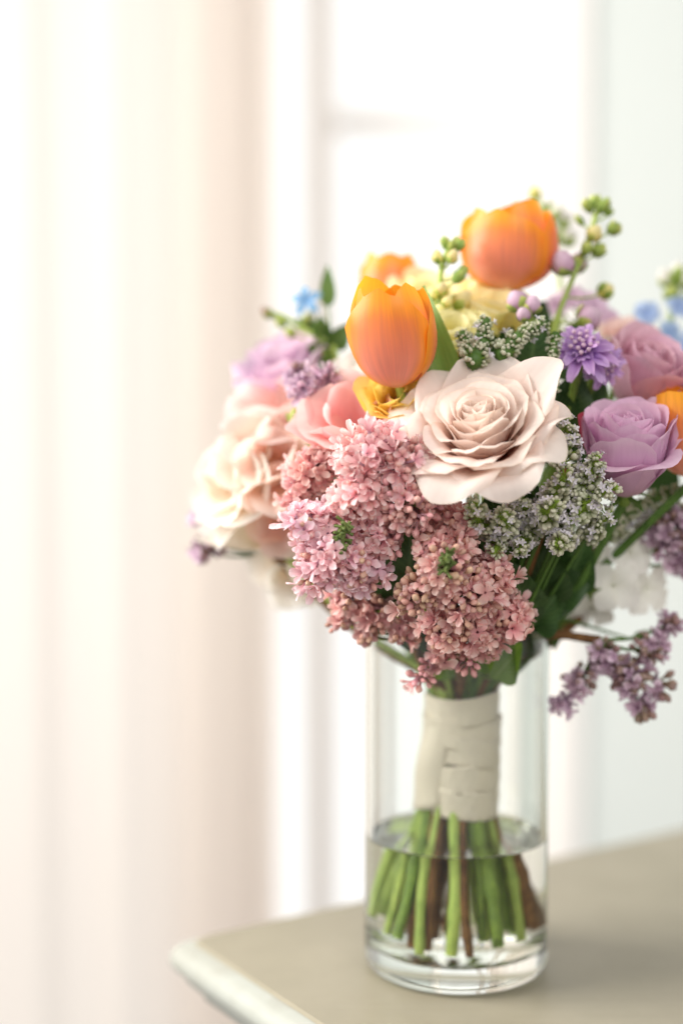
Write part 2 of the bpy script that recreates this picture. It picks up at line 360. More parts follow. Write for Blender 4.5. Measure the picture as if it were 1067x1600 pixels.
def curtain_mat(name, col, tr, weave):
    m, nt, out = nodes(name)
    tc = N(nt, 'ShaderNodeTexCoord')
    nz = N(nt, 'ShaderNodeTexNoise', Scale=weave, Detail=3.0); L(nt, tc.outputs['Object'], nz.inputs['Vector'])
    r = ramp(nt, [(0.3, tuple(c*0.96 for c in col)), (0.7, col)], nz.outputs['Fac'])
    d = N(nt, 'ShaderNodeBsdfDiffuse'); L(nt, r.outputs[0], d.inputs[0])
    t = N(nt, 'ShaderNodeBsdfTranslucent'); L(nt, r.outputs[0], t.inputs[0])
    x = N(nt, 'ShaderNodeMixShader'); x.inputs[0].default_value = tr
    L(nt, d.outputs[0], x.inputs[1]); L(nt, t.outputs[0], x.inputs[2]); L(nt, x.outputs[0], out.inputs[0]); return m
M['sheer'] = curtain_mat('sheer_voile', S('#f5eee7'), 0.62, 300)
M['drape'] = curtain_mat('beige_drape', S('#e2d2c4'), 0.45, 300)
def curtain(name, label, x0, x1, y, amp, wave, mat, seed):
    rnd = random.Random(seed); mb = MB(); nx, nz_ = int((x1-x0)/0.006), 40
    ph = [rnd.uniform(0, 6.28) for _ in range(4)]
    rows = []
    for k in range(nz_+1):
        z = lerp(-1.15, 1.5, k/nz_); row = []
        for i in range(nx+1):
            x = lerp(x0, x1, i/nx); a = 2*math.pi*x/wave
            wz = 0.25*math.sin(1.3*z+ph[0])
            d = amp*(math.sin(a+ph[1]+wz) + 0.45*math.sin(2.3*a+ph[2]-wz*2) + 0.25*math.sin(0.47*a+ph[3]))
            row.append((x + 0.25*amp*math.cos(a+ph[1]), y + d, z))
        rows.append(row)
    mb.grid(rows); c = Vector(((x0+x1)/2, y, 0))
    mb.v = [tuple(Vector(p) - c) for p in mb.v]
    return tag(mb.build(name, mat, None, True, c), label, 'curtain')
xa, xb, xc = P(-620, 800, 1.05).x, P(436, 800, 1.05).x, P(285, 800, 1.15).x
curtain('sheer_curtain', 'bright white sheer curtain hanging at far side of the window', xa, xb, 1.08, 0.006, 0.125, M['sheer'], 3)
curtain('drape_curtain', 'beige lining drape gathered behind the sheer curtain beside the bright window', xc, P(434, 800, 1.15).x, 1.15, 0.009, 0.085, M['drape'], 8)

# table: axes from its seen corner
TC = G(252, 1463); TB = G(1067, 1284)
tx = (TB - TC); tx.z = 0; tx.normalize(); ty = Vector((tx.y, -tx.x, 0))   # tx along back edge, ty towards the viewer along the left edge
def paint(name, base, worn, wear, rough):
    m, nt, out = nodes(name)
    tc = N(nt, 'ShaderNodeTexCoord')
    n1 = N(nt, 'ShaderNodeTexNoise', Scale=14.0, Detail=6.0, Roughness=0.65); L(nt, tc.outputs['Object'], n1.inputs['Vector'])
    n2 = N(nt, 'ShaderNodeTexNoise', Scale=3.0, Detail=3.0); L(nt, tc.outputs['Object'], n2.inputs['Vector'])
    mp = N(nt, 'ShaderNodeMapping'); mp.inputs['Scale'].default_value = (8, 160, 8); mp.inputs['Rotation'].default_value = (0, 0, -math.atan2(tx.y, tx.x))
    L(nt, tc.outputs['Object'], mp.inputs[0])
    n3 = N(nt, 'ShaderNodeTexNoise', Scale=1.0, Detail=3.0); L(nt, mp.outputs[0], n3.inputs['Vector'])
    r = ramp(nt, [(0.5 - wear*0.5, base), (0.5 + wear*0.1 + 0.25, worn)], n1.outputs['Fac'])
    v = N(nt, 'ShaderNodeMapRange'); v.inputs['To Min'].default_value = 0.93; v.inputs['To Max'].default_value = 1.06; L(nt, n2.outputs['Fac'], v.inputs[0])
    v3 = N(nt, 'ShaderNodeMapRange'); v3.inputs['To Min'].default_value = 0.96; v3.inputs['To Max'].default_value = 1.04; L(nt, n3.outputs['Fac'], v3.inputs[0])
    mu = N(nt, 'ShaderNodeMath', operation='MULTIPLY'); L(nt, v.outputs[0], mu.inputs[0]); L(nt, v3.outputs[0], mu.inputs[1])
    hs = N(nt, 'ShaderNodeHueSaturation'); L(nt, r.outputs[0], hs.inputs['Color']); L(nt, mu.outputs[0], hs.inputs['Value'])
    pb = N(nt, 'ShaderNodeBsdfPrincipled'); pb.inputs['Roughness'].default_value = rough; pb.inputs['Specular IOR Level'].default_value = 0.35
    L(nt, hs.outputs[0], pb.inputs['Base Color'])
    bp = N(nt, 'ShaderNodeBump', Strength=0.15, Distance=0.0004); L(nt, n3.outputs['Fac'], bp.inputs['Height']); L(nt, bp.outputs[0], pb.inputs['Normal'])
    L(nt, pb.outputs[0], out.inputs[0]); return m
M['table_top'] = paint('taupe_table_paint', S('#908a77'), S('#9b9482'), 0.3, 0.42)
M['table_edge'] = paint('worn_celadon_edge_paint', S('#a5a8a0'), S('#8f8c80'), 0.1, 0.5)
TW, TD = 1.15, 0.75
tbl = thing('table', 'taupe painted table with worn pale moulded edge under the vase', 'table', TC)
def tpt(a, b, z): return tx*a + ty*b + Vector((0, 0, z))
def ring(inset, z, r=0.012, n=5):
    """rectangle with rounded corners, inset from the top's outline"""
    pts = []; cs = [(0, 0, 1), (TW, 0, 2), (TW, TD, 3), (0, TD, 0)]
    for (cx, cy, q) in cs:
        ix = cx + (inset + r if cx == 0 else -inset - r); iy = cy + (inset + r if cy == 0 else -inset - r)
        a0 = {1: math.pi, 2: 1.5*math.pi, 3: 0, 0: 0.5*math.pi}[q]
        for k in range(n):
            a = a0 + 0.5*math.pi*k/(n-1)
            pts.append(tpt(ix + r*math.cos(a), iy + r*math.sin(a), z))
    return pts
mb = MB(); r0 = ring(0.0115, -0.0012); r1 = ring(0.0135, 0.0); mb.grid([r0, r1], True)
b = len(mb.v); mb.v.extend([tuple(p) for p in r1]); mb.f.append(tuple(range(b, b+len(r1)))[::-1] if False else tuple(range(b, b+len(r1)))); mb.uv.append(tuple((0, 0) for _ in r1)); mb.m.append(0)
mb.build('table_top', M['table_top'], tbl, False)
prof = [(0.0125, -0.0012), (0.0105, -0.0022), (0.0070, -0.0030), (0.0035, -0.0048), (0.0012, -0.0080), (0.0004, -0.0120), (0.0012, -0.0155), (0.0030, -0.0175), (0.0062, -0.0178), (0.0064, -0.0200), (0.0080, -0.0240), (0.0115, -0.0275), (0.0150, -0.0290), (0.0152, -0.0330), (0.05, -0.0332)]
mb = MB(); mb.grid([ring(i, z) for (i, z) in prof], True)
o = mb.build('edge_moulding', M['table_edge'], tbl, True)
mb = MB(); mb.grid([ring(0.045, -0.029), ring(0.045, -0.11)], True); mb.build('apron', M['table_edge'], tbl, False)

# ------------------------------------------------------------------ vase and water
VR, VI, VH, VB, WZ = 0.0508, 0.0474, 0.193, 0.0125, 0.0745
NS = 96
def lathe(mb, prof, mi=0, n=NS):
    mb.grid([[(r*math.cos(2*math.pi*k/n), r*math.sin(2*math.pi*k/n), z) for k in range(n)] for (r, z) in prof], True, mi=mi)
M['glass'] = glass_mat('clear_glass', 1.5, (0.985, 0.995, 0.985))
M['water_top'] = glass_mat('water_surface', 1.333, (1, 1, 1))
M['water_side'] = glass_mat('water_against_glass', 1.333/1.5, (0.995, 1.0, 0.985))
vase = thing('glass_vase', 'clear cylindrical glass vase with thick base standing on the table', 'vase', (0, 0, 0.0006))
bot = [(0.0005, 0.0022), (0.030, 0.0020), (0.040, 0.0010), (0.0445, 0.0)]
bot += [(0.0445 + 0.0063*math.sin(a), 0.0063*(1-math.cos(a))) for a in [R(x) for x in (15, 30, 45, 60, 75, 90)]]
outer = bot + [(VR, 0.02), (VR, 0.06), (VR, 0.12), (VR, 0.188)] + [(VR - 0.0017 + 0.0017*math.cos(R(a)), VH - 0.0017 + 0.0017*math.sin(R(a))) for a in (0, 30, 60, 90, 120, 150, 180)]
inner = [(VI, 0.185), (VI, 0.13), (VI, WZ)]
mb = MB(); lathe(mb, outer + inner)
mb.build('glass_wall', M['glass'], vase)
water = thing('vase_water', 'clear water filling the lower third of the glass vase', 'water', (0, 0, 0.0006))
mb = MB(); lathe(mb, [(0.0004, VB - 0.0005), (0.03, VB), (0.041, VB + 0.0004), (0.0455, VB + 0.002), (VI, VB + 0.006), (VI, 0.04), (VI, WZ)])
mb.build('water_body', M['water_side'], water)
mb = MB(); lathe(mb, [(VI, WZ), (VI - 0.0006, WZ - 0.0008), (VI - 0.0018, WZ - 0.0014), (VI - 0.005, WZ - 0.0016), (0.02, WZ - 0.0016), (0.0004, WZ - 0.0016)])
mb.build('water_surface', M['water_top'], water)

# ------------------------------------------------------------------ stems
NECK = Vector((0.003, 0.0, 0.150)); WAIST = Vector((0.003, 0.0, 0.115))
_stem_i = [0]; _extra = [0]
STEM_SLOTS = 26
def stem(root, base, kind='stem_green', r=0.0028, full=None, bend=None, start_dir=None):
    """stem from the flower's base down through the binding into the water, as a part of root"""
    i = _stem_i[0]; _stem_i[0] += 1
    rnd = random.Random(100 + i)
    base = Vector(base)
    if full is None and r >= 0.0018 and _extra[0] < 14:
        full = _extra[0]*26/14 + 0.5; _extra[0] += 1
    d = Vector((base.x - NECK.x, base.y, 0)); a = math.atan2(d.y, d.x) if d.length > 1e-4 else rnd.uniform(0, 6.28)
    rr = min(0.017, d.length*0.25 + 0.004)*rnd.uniform(0.7, 1.0)
    p1 = NECK + Vector((math.cos(a)*rr, math.sin(a)*rr, rnd.uniform(0.004, 0.012)))
    p2 = WAIST + Vector((math.cos(a+0.5), math.sin(a+0.5), 0))*min(rr, 0.014)
    mid = base*0.45 + p1*0.55 + Vector((0, 0, -0.006))
    if start_dir is not None: mid = (base + Vector(start_dir).normalized()*0.025)*0.6 + p1*0.4
    pts = [base, mid, p1, p2]
    if full is not None:
        k = full
        aa = 2*math.pi*k/STEM_SLOTS + rnd.uniform(-0.12, 0.12); tr = [0.034, 0.025, 0.036, 0.018, 0.031][int(k) % 5] - (0.008 if k != int(k) else 0)
        low = Vector((math.cos(aa)*tr, math.sin(aa)*tr, rnd.uniform(0.0165, 0.027)))
        top = Vector((math.cos(aa)*min(0.0175, tr*0.62), math.sin(aa)*min(0.0175, tr*0.62), 0.094))
        pts[3] = WAIST + Vector((math.cos(aa)*0.012, math.sin(aa)*0.012, 0.0))
        pts += [top, (top*0.45 + low*0.55) + Vector((rnd.uniform(-.002, .002), rnd.uniform(-.002, .002), 0)), low]
    if full is not None:
        r = 0.0026*[1.0, 1.18, 0.85, 1.05, 1.25, 0.92][int(full) % 6]
        if full == int(full): kind = ['stem_light', 'stem_green', 'stem_brown', 'stem_light', 'stem_green', 'stem_light', 'stem_brown'][int(full) % 7] if kind != 'stem_brown' and full not in (0, 25, 18) else 'stem_brown'
    path = cr(pts, 6)
    inv = mat_of(root).inverted()
    n = len(path); rad = [lerp(min(r, 0.0024), r, sm(0.17, 0.11, p.z) if False else (1 - sm(0.11, 0.17, p.z)))*(1 + 0.05*math.sin(i*1.7) + (0.22 if (p.z < 0.085 and (i + _stem_i[0]) % 7 == 0) else 0)) for i, p in enumerate(path)]
    mb = MB(); mb.tube([inv @ p for p in path], rad, 9)
    return mb.build('stem', M[kind], root)

# ------------------------------------------------------------------ petals
def petal_pts(Lp, W, alpha, Rc, r0=0.0, z0=0.0, phi=0.0, round_=0.35, tip=0.0, ruff=0.0, rk=5, edgecurl=0.0, seed=0, nu=11, nv=12, wexp=0.55, wtop=0.0, skew=0.0, notch=0.0):
    """alpha(t): outward lean from the axis in radians; Rc(t, rho): radius of the cross arc"""
    rnd = random.Random(seed); p1, p2 = rnd.uniform(0, 6.28), rnd.uniform(0, 6.28)
    K = 40; prof = [(r0, z0, alpha(0))]
    for k in range(1, K+1):
        a = alpha((k-0.5)/K); r, z, _ = prof[-1]
        prof.append((r + math.sin(a)*Lp/K, z + math.cos(a)*Lp/K, alpha(k/K)))
    def at(t):
        if t >= 1:
            r, z, a = prof[-1]; e = (t-1)*Lp; return r + math.sin(a)*e, z + math.cos(a)*e, a
        x = max(0, t)*K; i = min(K-1, int(x)); f = x - i
        return tuple(lerp(prof[i][q], prof[i+1][q], f) for q in range(3))
    cphi, sphi = math.cos(phi), math.sin(phi)
    rows = []
    for i in range(nv):
        t = i/(nv-1); row = []
        for j in range(nu):
            s = -1 + 2*j/(nu-1)
            tm = 1 - round_*abs(s)**2.2 + tip*math.exp(-(s/0.22)**2) - notch*math.exp(-(s/0.12)**2) + skew*s*0.1
            tt = t*tm
            rho, z, a = at(tt)
            wv = W*max(0.10, math.sin(math.pi*0.5*min(1, t/0.62))**wexp)*(1 - wtop*t**3)
            rc = max(0.0015, Rc(t, rho)); th = s*wv/rc
            th = max(-2.9, min(2.9, th))
            lat = rc*math.sin(th); inn = rc*(1 - math.cos(th))
            inn -= edgecurl*abs(s)**3*t*t
            inn += ruff*t*t*(math.sin(rk*s + p1) + 0.5*math.sin(2.1*rk*s + p2))
            # normal pointing to the axis
            nr, nz = -math.cos(a), math.sin(a)
            rr = rho + nr*inn; zz = z + nz*inn
            row.append(Vector((rr*cphi - lat*sphi, rr*sphi + lat*cphi, zz)))
        rows.append(row)
    return rows
def add_petal(root, mat, **kw):
    mb = MB(); mb.grid(petal_pts(**kw)); return mb.build('petal', M[mat], root)

def rose(name, label, C, d, rad, mat, n=34, height=1.0, open_=1.0, seed=0, spin=0.0, stemkind='stem_green', slot=None, custom=None, ruff=0.02, group=None, sepals=True, cat='rose', inner=0.10, nu=11, tightness=1.0, pt=0.10, cup=0.0, custom_mat=None, rw=0.30):
    rnd = random.Random(seed)
    Hh = rad*1.15*height
    C = Vector(C); d = Vector(d).normalized()
    base = C - d*Hh*0.62
    root = thing(name, label, cat, base, aim(d, spin), group)
    for i in range(n):
        f = i/(n-1)                          # 0 inner .. 1 outer
        phi = i*R(137.5) + rnd.uniform(-0.2, 0.2)
        r_in = rad*(inner*0.35 + 0.16*f)
        lean_top = R(lerp(-10, 58*open_, f**1.15)); lean_low = R(lerp(6, 52*open_, f**0.9))
        lean_low += R(34)*cup*sm(0, .6, f); lean_top -= R(16)*cup*f
        Lp = Hh*lerp(0.98, 1.10, f)*rnd.uniform(0.96, 1.04)
        lip = R(lerp(8, 62, sm(0.1, 0.8, f)))*rnd.uniform(0.75, 1.2)*open_
        def al(t, a=lean_low, b=lean_top, lip=lip): return lerp(a, b, sm(0, 0.7, t)) + lip*sm(0.68, 1.0, t)**1.3
        rc0 = rad*lerp(inner, 0.62, f**0.8)
        def rc(t, rho, rc0=rc0, f=f): return rc0*lerp(0.65, 1.15, t) + max(0, rho)*0.25*f
        W = rc0*lerp(2.3, 1.22, sm(0, 0.7, f))*rnd.uniform(0.92, 1.06)
        add_petal(root, mat, Lp=Lp, W=W, alpha=al, Rc=rc, r0=r_in, z0=Hh*0.04*(1-f), phi=phi, wtop=rw*rnd.uniform(0.7, 1.2), round_=rnd.uniform(0.18, 0.28), tip=pt*rnd.uniform(0.2, 1.0)*sm(0.2, 0.7, f),
                  ruff=rad*ruff*(0.4+f), rk=rnd.uniform(2.5, 5), edgecurl=rad*lerp(0.02, 0.16, f)*rnd.uniform(0.5, 1.3), seed=seed*100+i, nu=nu, skew=rnd.uniform(-1, 1))
    for k, c in enumerate(custom or []):     # the outermost petals, set one by one: azimuth, length, lean, width, lip, tip
        az, Ln, lean, Wd, lp, tp, ec = c
        def al(t, a=R(lean), b=R(lp)): return a*sm(-0.25, 0.5, t) + b*sm(0.66, 1.0, t) + R(52)*cup*(1 - sm(0, 0.42, t)) - R(10)*cup*sm(.3, .6, t)
        add_petal(root, (custom_mat or {}).get(k, mat), Lp=rad*Ln, W=rad*Wd, alpha=al, Rc=lambda t, rho: rad*0.62 + rho*0.30, r0=rad*0.2, z0=-rad*0.03, phi=R(az), wtop=rw*1.6, round_=0.36, tip=tp*0.8, ruff=rad*ruff*1.8, rk=3.2, edgecurl=rad*ec, seed=seed+k+900, nu=13, nv=14, skew=rnd.uniform(-1, 1))
    if sepals:
        for k in range(5):
            add_petal_leaf(root, 'leaf', k*R(72)+0.3, rad*0.55, rad*0.10, R(95))
        mb = MB(); mb.ovoid(Matrix.Identity(4), [(0.0005, -0.009), (0.003, -0.0075), (rad*0.16, -0.004), (rad*0.2, 0.0), (rad*0.14, 0.003)], 10); mb.build('calyx', M['stem_green'], root)
    stem(root, base - d*0.006, stemkind, 0.0027, slot, start_dir=-d)
    return root
def add_petal_leaf(root, mat, phi, Ln, W, lean):
    mb = MB(); mb.grid(petal_pts(Ln, W, lambda t: lean + 0.3*t, lambda t, r: W*1.8, r0=0.002, z0=-0.002, phi=phi, round_=0.0, nu=5, nv=7, wtop=0.95))
    return mb.build('sepal', M[mat], root)

def tulip(name, label, base, top, width, mat='orange', seed=0, spin=0.0, slot=None, stemkind='stem_light', group='orange tulips', open_=0.0, sdir=None):
    rnd = random.Random(seed)
    base, top = Vector(base), Vector(top); d = (top - base); H = d.length; d.normalize()
    root = thing(name, label, 'tulip', base, aim(d, spin), group)
    wr = width/2
    ps = [(0, .10), (.03, .30), (.08, .50), (.16, .71), (.28, .89), (.42, .98), (.55, 1.0), (.70, .97), (.85, lerp(.88, .95, open_)), (1.0, lerp(.68, .88, open_)), (1.2, lerp(.50, .82, open_))]
    def prof(t):
        for (a, b), (c, d_) in zip(ps, ps[1:]):
            if t <= c: return lerp(b, d_, (t-a)/(c-a))
        return ps[-1][1]
    def profs(t): return (prof(max(0, t-.03)) + prof(t) + prof(t+.03))/3
    for ringi in (1, 0):
        for k in range(3):
            phi = R(120*k + 60*ringi) + rnd.uniform(-0.08, 0.08); hh = rnd.uniform(0.88 + 0.1*open_, 1.05)*(1.0 if ringi == 0 else 1.02)
            lean = rnd.uniform(-0.05, 0.07); ph = rnd.uniform(0, 6); tipk = rnd.uniform(0.02, 0.05); rows = []
            for i in range(22):
                t = i/21; row = []
                for j in range(17):
                    u = -1 + j/8
                    tt = t*(hh - 0.30*abs(u)**2.6 + tipk*math.exp(-(u/0.16)**2) + 0.012*math.sin(6*u+ph)*t)
                    om = R(66)*(0.62 + 0.38*sm(0, 0.45, t)) if ringi == 0 else R(60)*(0.62 + 0.38*sm(0, 0.45, t))
                    a = u*om
                    # keeled back, edges lifting a little off the cup near the rim
                    r_ = wr*profs(tt)*(1.0 if ringi == 0 else 0.87) + wr*(lean*t*t) + wr*0.035*(math.cos(u*2.2))*sm(.1, .5, t) + wr*0.09*abs(u)**3*t*t*(1 if ringi == 0 else -.3) + wr*0.018*math.sin(5*u+ph+3*t)*t
                    x, y = r_*math.cos(a), r_*math.sin(a)
                    row.append(Vector((x*math.cos(phi)-y*math.sin(phi), x*math.sin(phi)+y*math.cos(phi), H*1.0*(tt**1.12))))
                rows.append(row)
            mb = MB(); mb.grid(rows); mb.build('petal', M[mat], root)
    # pistil and stamens
    mb = MB(); mb.tube([Vector((0, 0, 0.002)), Vector((0, 0, H*0.42))], [0.0022, 0.0028], 7); mb.build('pistil', M['stem_light'], root)
    stem(root, base + d*0.001, stemkind, 0.0030, slot, start_dir=sdir or -d)
    return root

def ruffled(name, label, C, d, rad, mat, n=16, seed=0, cat='flower', slot=None, open_=1.0, ruff=0.10, group=None, stemkind='stem_green', height=1.0, center=None, broad=1.0, lean0=2):
    rnd = random.Random(seed); C = Vector(C); d = Vector(d).normalized(); H = rad*1.0*height
    base = C - d*H*0.55; root = thing(name, label, cat, base, aim(d, rnd.uniform(0, 6)), group)
    for i in range(n):
        f = i/max(1, n-1); phi = i*R(137.5) + rnd.uniform(-0.3, 0.3)
        a1 = R(lerp(lean0, 80, f**0.8)*open_ + rnd.uniform(-8, 8))
        def al(t, a1=a1): return lerp(a1*0.75, a1, t) + R(22)*sm(0.6, 1, t)
        add_petal(root, mat, Lp=rad*lerp(0.85, 1.10, f)*rnd.uniform(0.9, 1.08), W=rad*lerp(0.5, 0.66, f)*broad, alpha=al, Rc=lambda t, rho, f=f: rad*lerp(0.35, 0.9, f), r0=rad*0.05, z0=0, phi=phi,
                  round_=0.25, ruff=rad*ruff*lerp(0.5, 1, f), rk=rnd.uniform(4, 7), edgecurl=rad*0.1*f, seed=seed*90+i, notch=rnd.choice((0, 0.05)), nu=13)
    if center:
        mb = MB()
        for k in range(14):
            a = k*2.4; r_ = rad*0.14*math.sqrt(k/14); p = Vector((r_*math.cos(a), r_*math.sin(a), H*0.45))
            mb.tube([Vector((0, 0, 0.002)), p], 0.0005, 4); mb.ovoid(Matrix.Translation(p), [(0.0003, -0.001), (0.0011, 0), (0.0003, 0.0014)], 6)
        mb.build('stamens', M[center], root)
    stem(root, base, stemkind, 0.0024, slot, start_dir=-d)
    return root

# ------------------------------------------------------------------ lilac
def floret_mesh(name, mat, L_=0.0046, W=0.0019, rise=0.0012, reflex=0.0016, cup=0.0010, tube=0.009, seed=0, np_=4, tr=0.00075):
    rnd = random.Random(seed); mb = MB()
    mb.tube([Vector((rnd.uniform(-.0006, .0006), rnd.uniform(-.0006, .0006), -tube)), Vector((0, 0, -tube*0.5)), Vector((0, 0, 0))], [tr*0.7, tr*0.85, tr], 6, False, v0=0.0, v1=0.25)
    for k in range(np_):
        a = 2*math.pi*k/np_ + rnd.uniform(-0.12, 0.12); ca, sa = math.cos(a), math.sin(a)
        l = L_*rnd.uniform(0.9, 1.08); rs = rise*rnd.uniform(0.6, 1.4); rows = []
        for i in range(6):
            t = i/5; row = []
            w_ = W*(0.36 + 0.64*math.sin(math.pi*min(1, t*0.98)*0.78)**1.1) * (1 if t < 0.85 else 0.82)
            for j in range(5):
                s = -1 + j/2
                r_ = tr*0.7 + l*t*(1 - (0.20*s*s if t > .6 else 0.05*s*s)*t); z = rs*math.sin(math.pi*0.5*t) - reflex*t**2.5 + cup*s*s*math.sin(math.pi*min(t, .9)) + (cup*0.7 if t > 0.9 else 0)
                row.append((r_*ca - s*w_*sa, r_*sa + s*w_*ca, z))
            rows.append(row)
        mb.grid(rows, v0=0.36, v1=1.0)
    return mb.mesh(name, M[mat])
def bud_mesh(name, mat, r=0.0017, tube=0.006, h=0.0042, lob=0.10):
    mb = MB(); I = Matrix.Identity(4)
    mb.ovoid(I, [(0.0006, -tube), (0.0007, -0.001), (r*0.62, 0.0), (r, h*0.38), (r*0.86, h*0.68), (r*0.45, h*0.92), (0.0001, h)], 8, lob=lob)
    return mb.mesh(name, M[mat])
FL = {}
for kname, mat in (('pink', 'floret'), ('pale', 'floret_pale'), ('rose', 'floret_rose'), ('mauve', 'floret_mauve')):
    FL[kname] = [floret_mesh('lilac_floret', mat, seed=1), floret_mesh('lilac_floret', mat, rise=0.0022, reflex=0.0006, cup=0.0014, seed=2),
                 floret_mesh('lilac_floret', mat, L_=0.0040, rise=0.0028, reflex=0.0, cup=0.0012, seed=3), floret_mesh('lilac_floret', mat, L_=0.0051, W=0.0022, rise=0.0008, reflex=0.0024, seed=4)]
    FL[kname + '_half'] = [floret_mesh('lilac_floret', mat, L_=0.0040, W=0.0017, rise=0.0038, reflex=-0.0008, cup=0.0010, seed=5)]
BUD = {'pink': bud_mesh('lilac_bud', 'bud_pink'), 'tan': bud_mesh('lilac_bud', 'bud_tan'), 'mauve': bud_mesh('lilac_bud', 'bud_mauve', r=0.0021, h=0.0048)}

def sphere_pts(n, rnd):
    o = rnd.uniform(0, 6.28); out = []
    for i in range(n):
        z = 1 - 2*(i+0.5)/n; r = math.sqrt(1-z*z); a = i*2.39996 + o; out.append(Vector((r*math.cos(a), r*math.sin(a), z)))
    return out
def lilac(name, label, lobes, kind, budkind, base, seed=0, spacing=0.0059, slot=None, group='lilac sprays', gaps=(), stemkind='stem_brown', cull=-0.35, twigs=True, sc_=1.0, inner=True, stem_on=True, sdir=None):
    """lobes: (px, py, y, radius_mm, share of buds)"""
    rnd = random.Random(seed); base = Vector(base)
    root = thing(name, label, 'lilac', base, None, group)
    Ls = [(P(a, b, y), r*0.001, bs) for (a, b, y, r, bs) in lobes]
    gp = [(P(a, b, y), r*0.001) for (a, b, y, r) in gaps]
    tb = MB(); inn = MB()
    cen = sum((l[0] for l in Ls), Vector())/len(Ls)
    for li, (c, r, bs) in enumerate(Ls):
        n = max(8, int(4*math.pi*r*r/(spacing**2*0.92)))
        axis0 = (c*0.5 + base*0.5)
        if twigs: tb.tube([p - base for p in cr([base, (base+c)/2 + Vector((0, 0, -0.003)), c], 3)], [0.0013, 0.0012, 0.0011, 0.001, 0.0009, 0.0008, 0.0006], 6)
        ph = [rnd.uniform(0, 6.28) for _ in range(3)]
        for s in sphere_pts(n, rnd):
            lump = 0.82 + 0.22*math.sin(3.1*s.x+ph[0])*math.sin(2.7*s.z+ph[1]) + 0.16*math.sin(5*s.y+ph[2]+3*s.x)*math.cos(4*s.z+ph[0])
            p = c + s*r*lump*rnd.uniform(0.86, 1.14)
            if any((p - c2).length < r2*0.80 for k2, (c2, r2, _) in enumerate(Ls) if k2 != li): continue
            view = (CAM - p).normalized()
            if s.dot(view) < cull: continue
            if any((p - g).length < gr for g, gr in gp): continue
            nrm = (s*0.9 + (p - axis0).normalized()*0.5 + Vector((rnd.uniform(-.6, .6), rnd.uniform(-.6, .6), rnd.uniform(-.6, .6)))).normalized()
            q = aim(nrm, rnd.uniform(0, 6.28))
            isb = rnd.random() < bs
            if isb:
                obj('bud', BUD[budkind], root, p - base, q, rnd.uniform(0.8, 1.15)*sc_)
                if rnd.random() < 0.7:
                    t_ = nrm.orthogonal().normalized(); t_.rotate(Quaternion(nrm, rnd.uniform(0, 6.28)))
                    n2 = (nrm + t_*0.5).normalized()
                    obj('bud', BUD[budkind], root, p - base + t_*0.0031, aim(n2, rnd.uniform(0, 6)), rnd.uniform(0.7, 1.0)*sc_)
            else:
                me = rnd.choice(FL[kind] + FL[kind + '_half'])
                obj('floret', me, root, p - base, q, rnd.uniform(0.84, 1.34)*sc_)
            if twigs and rnd.random() < 0.35:
                tb.tube([(p - nrm*0.006*sc_) - base, (c*0.65 + p*0.35) - base], [0.0004, 0.0006], 4, False)
        if inner:
            for s in sphere_pts(max(10, int(n*0.6)), rnd):
                p = c + s*r*0.66*rnd.uniform(0.9, 1.1)
                if any((p - g).length < gr*1.2 for g, gr in gp): continue
                q = aim(s + Vector((rnd.uniform(-.3, .3),)*3), rnd.uniform(0, 6)).to_matrix().to_4x4()
                inn.ovoid(Matrix.Translation(p - base) @ q, [(0.0004, -0.003), (0.0016, 0.0), (0.0022, 0.0018), (0.0012, 0.0036), (0.0002, 0.0042)], 6)
    for g, gr in gp:      # bare green rachis where the spray opens
        v = (CAM - g).normalized(); u = Vector((0.12, 0, 1)).normalized()
        ax = [g - u*gr*0.9 - base, g + v*0.001 - base, g + u*gr*0.9 - base]
        tb.tube(cr(ax, 4), 0.0012, 6)
        for k in range(26):
            t_ = rnd.uniform(-0.9, 0.9); p0 = g + u*gr*t_; dd = (Vector((rnd.uniform(-1, 1), rnd.uniform(-1, 0.3), rnd.uniform(-1, 1)))).normalized()
            tb.tube([p0 - base, p0 + dd*0.005 - base], [0.0007, 0.0009], 5)
    tb.build('twigs', M['rachis'] if kind != 'mauve' else M['stem_dark'], root)
    if inner and inn.v:
        o = inn.build('inner_florets', M['floret_rose' if kind != 'mauve' else 'floret_mauve'], root); o['kind'] = 'stuff'
    if stem_on: stem(root, base, stemkind, 0.0027, slot, start_dir=sdir)
    return root

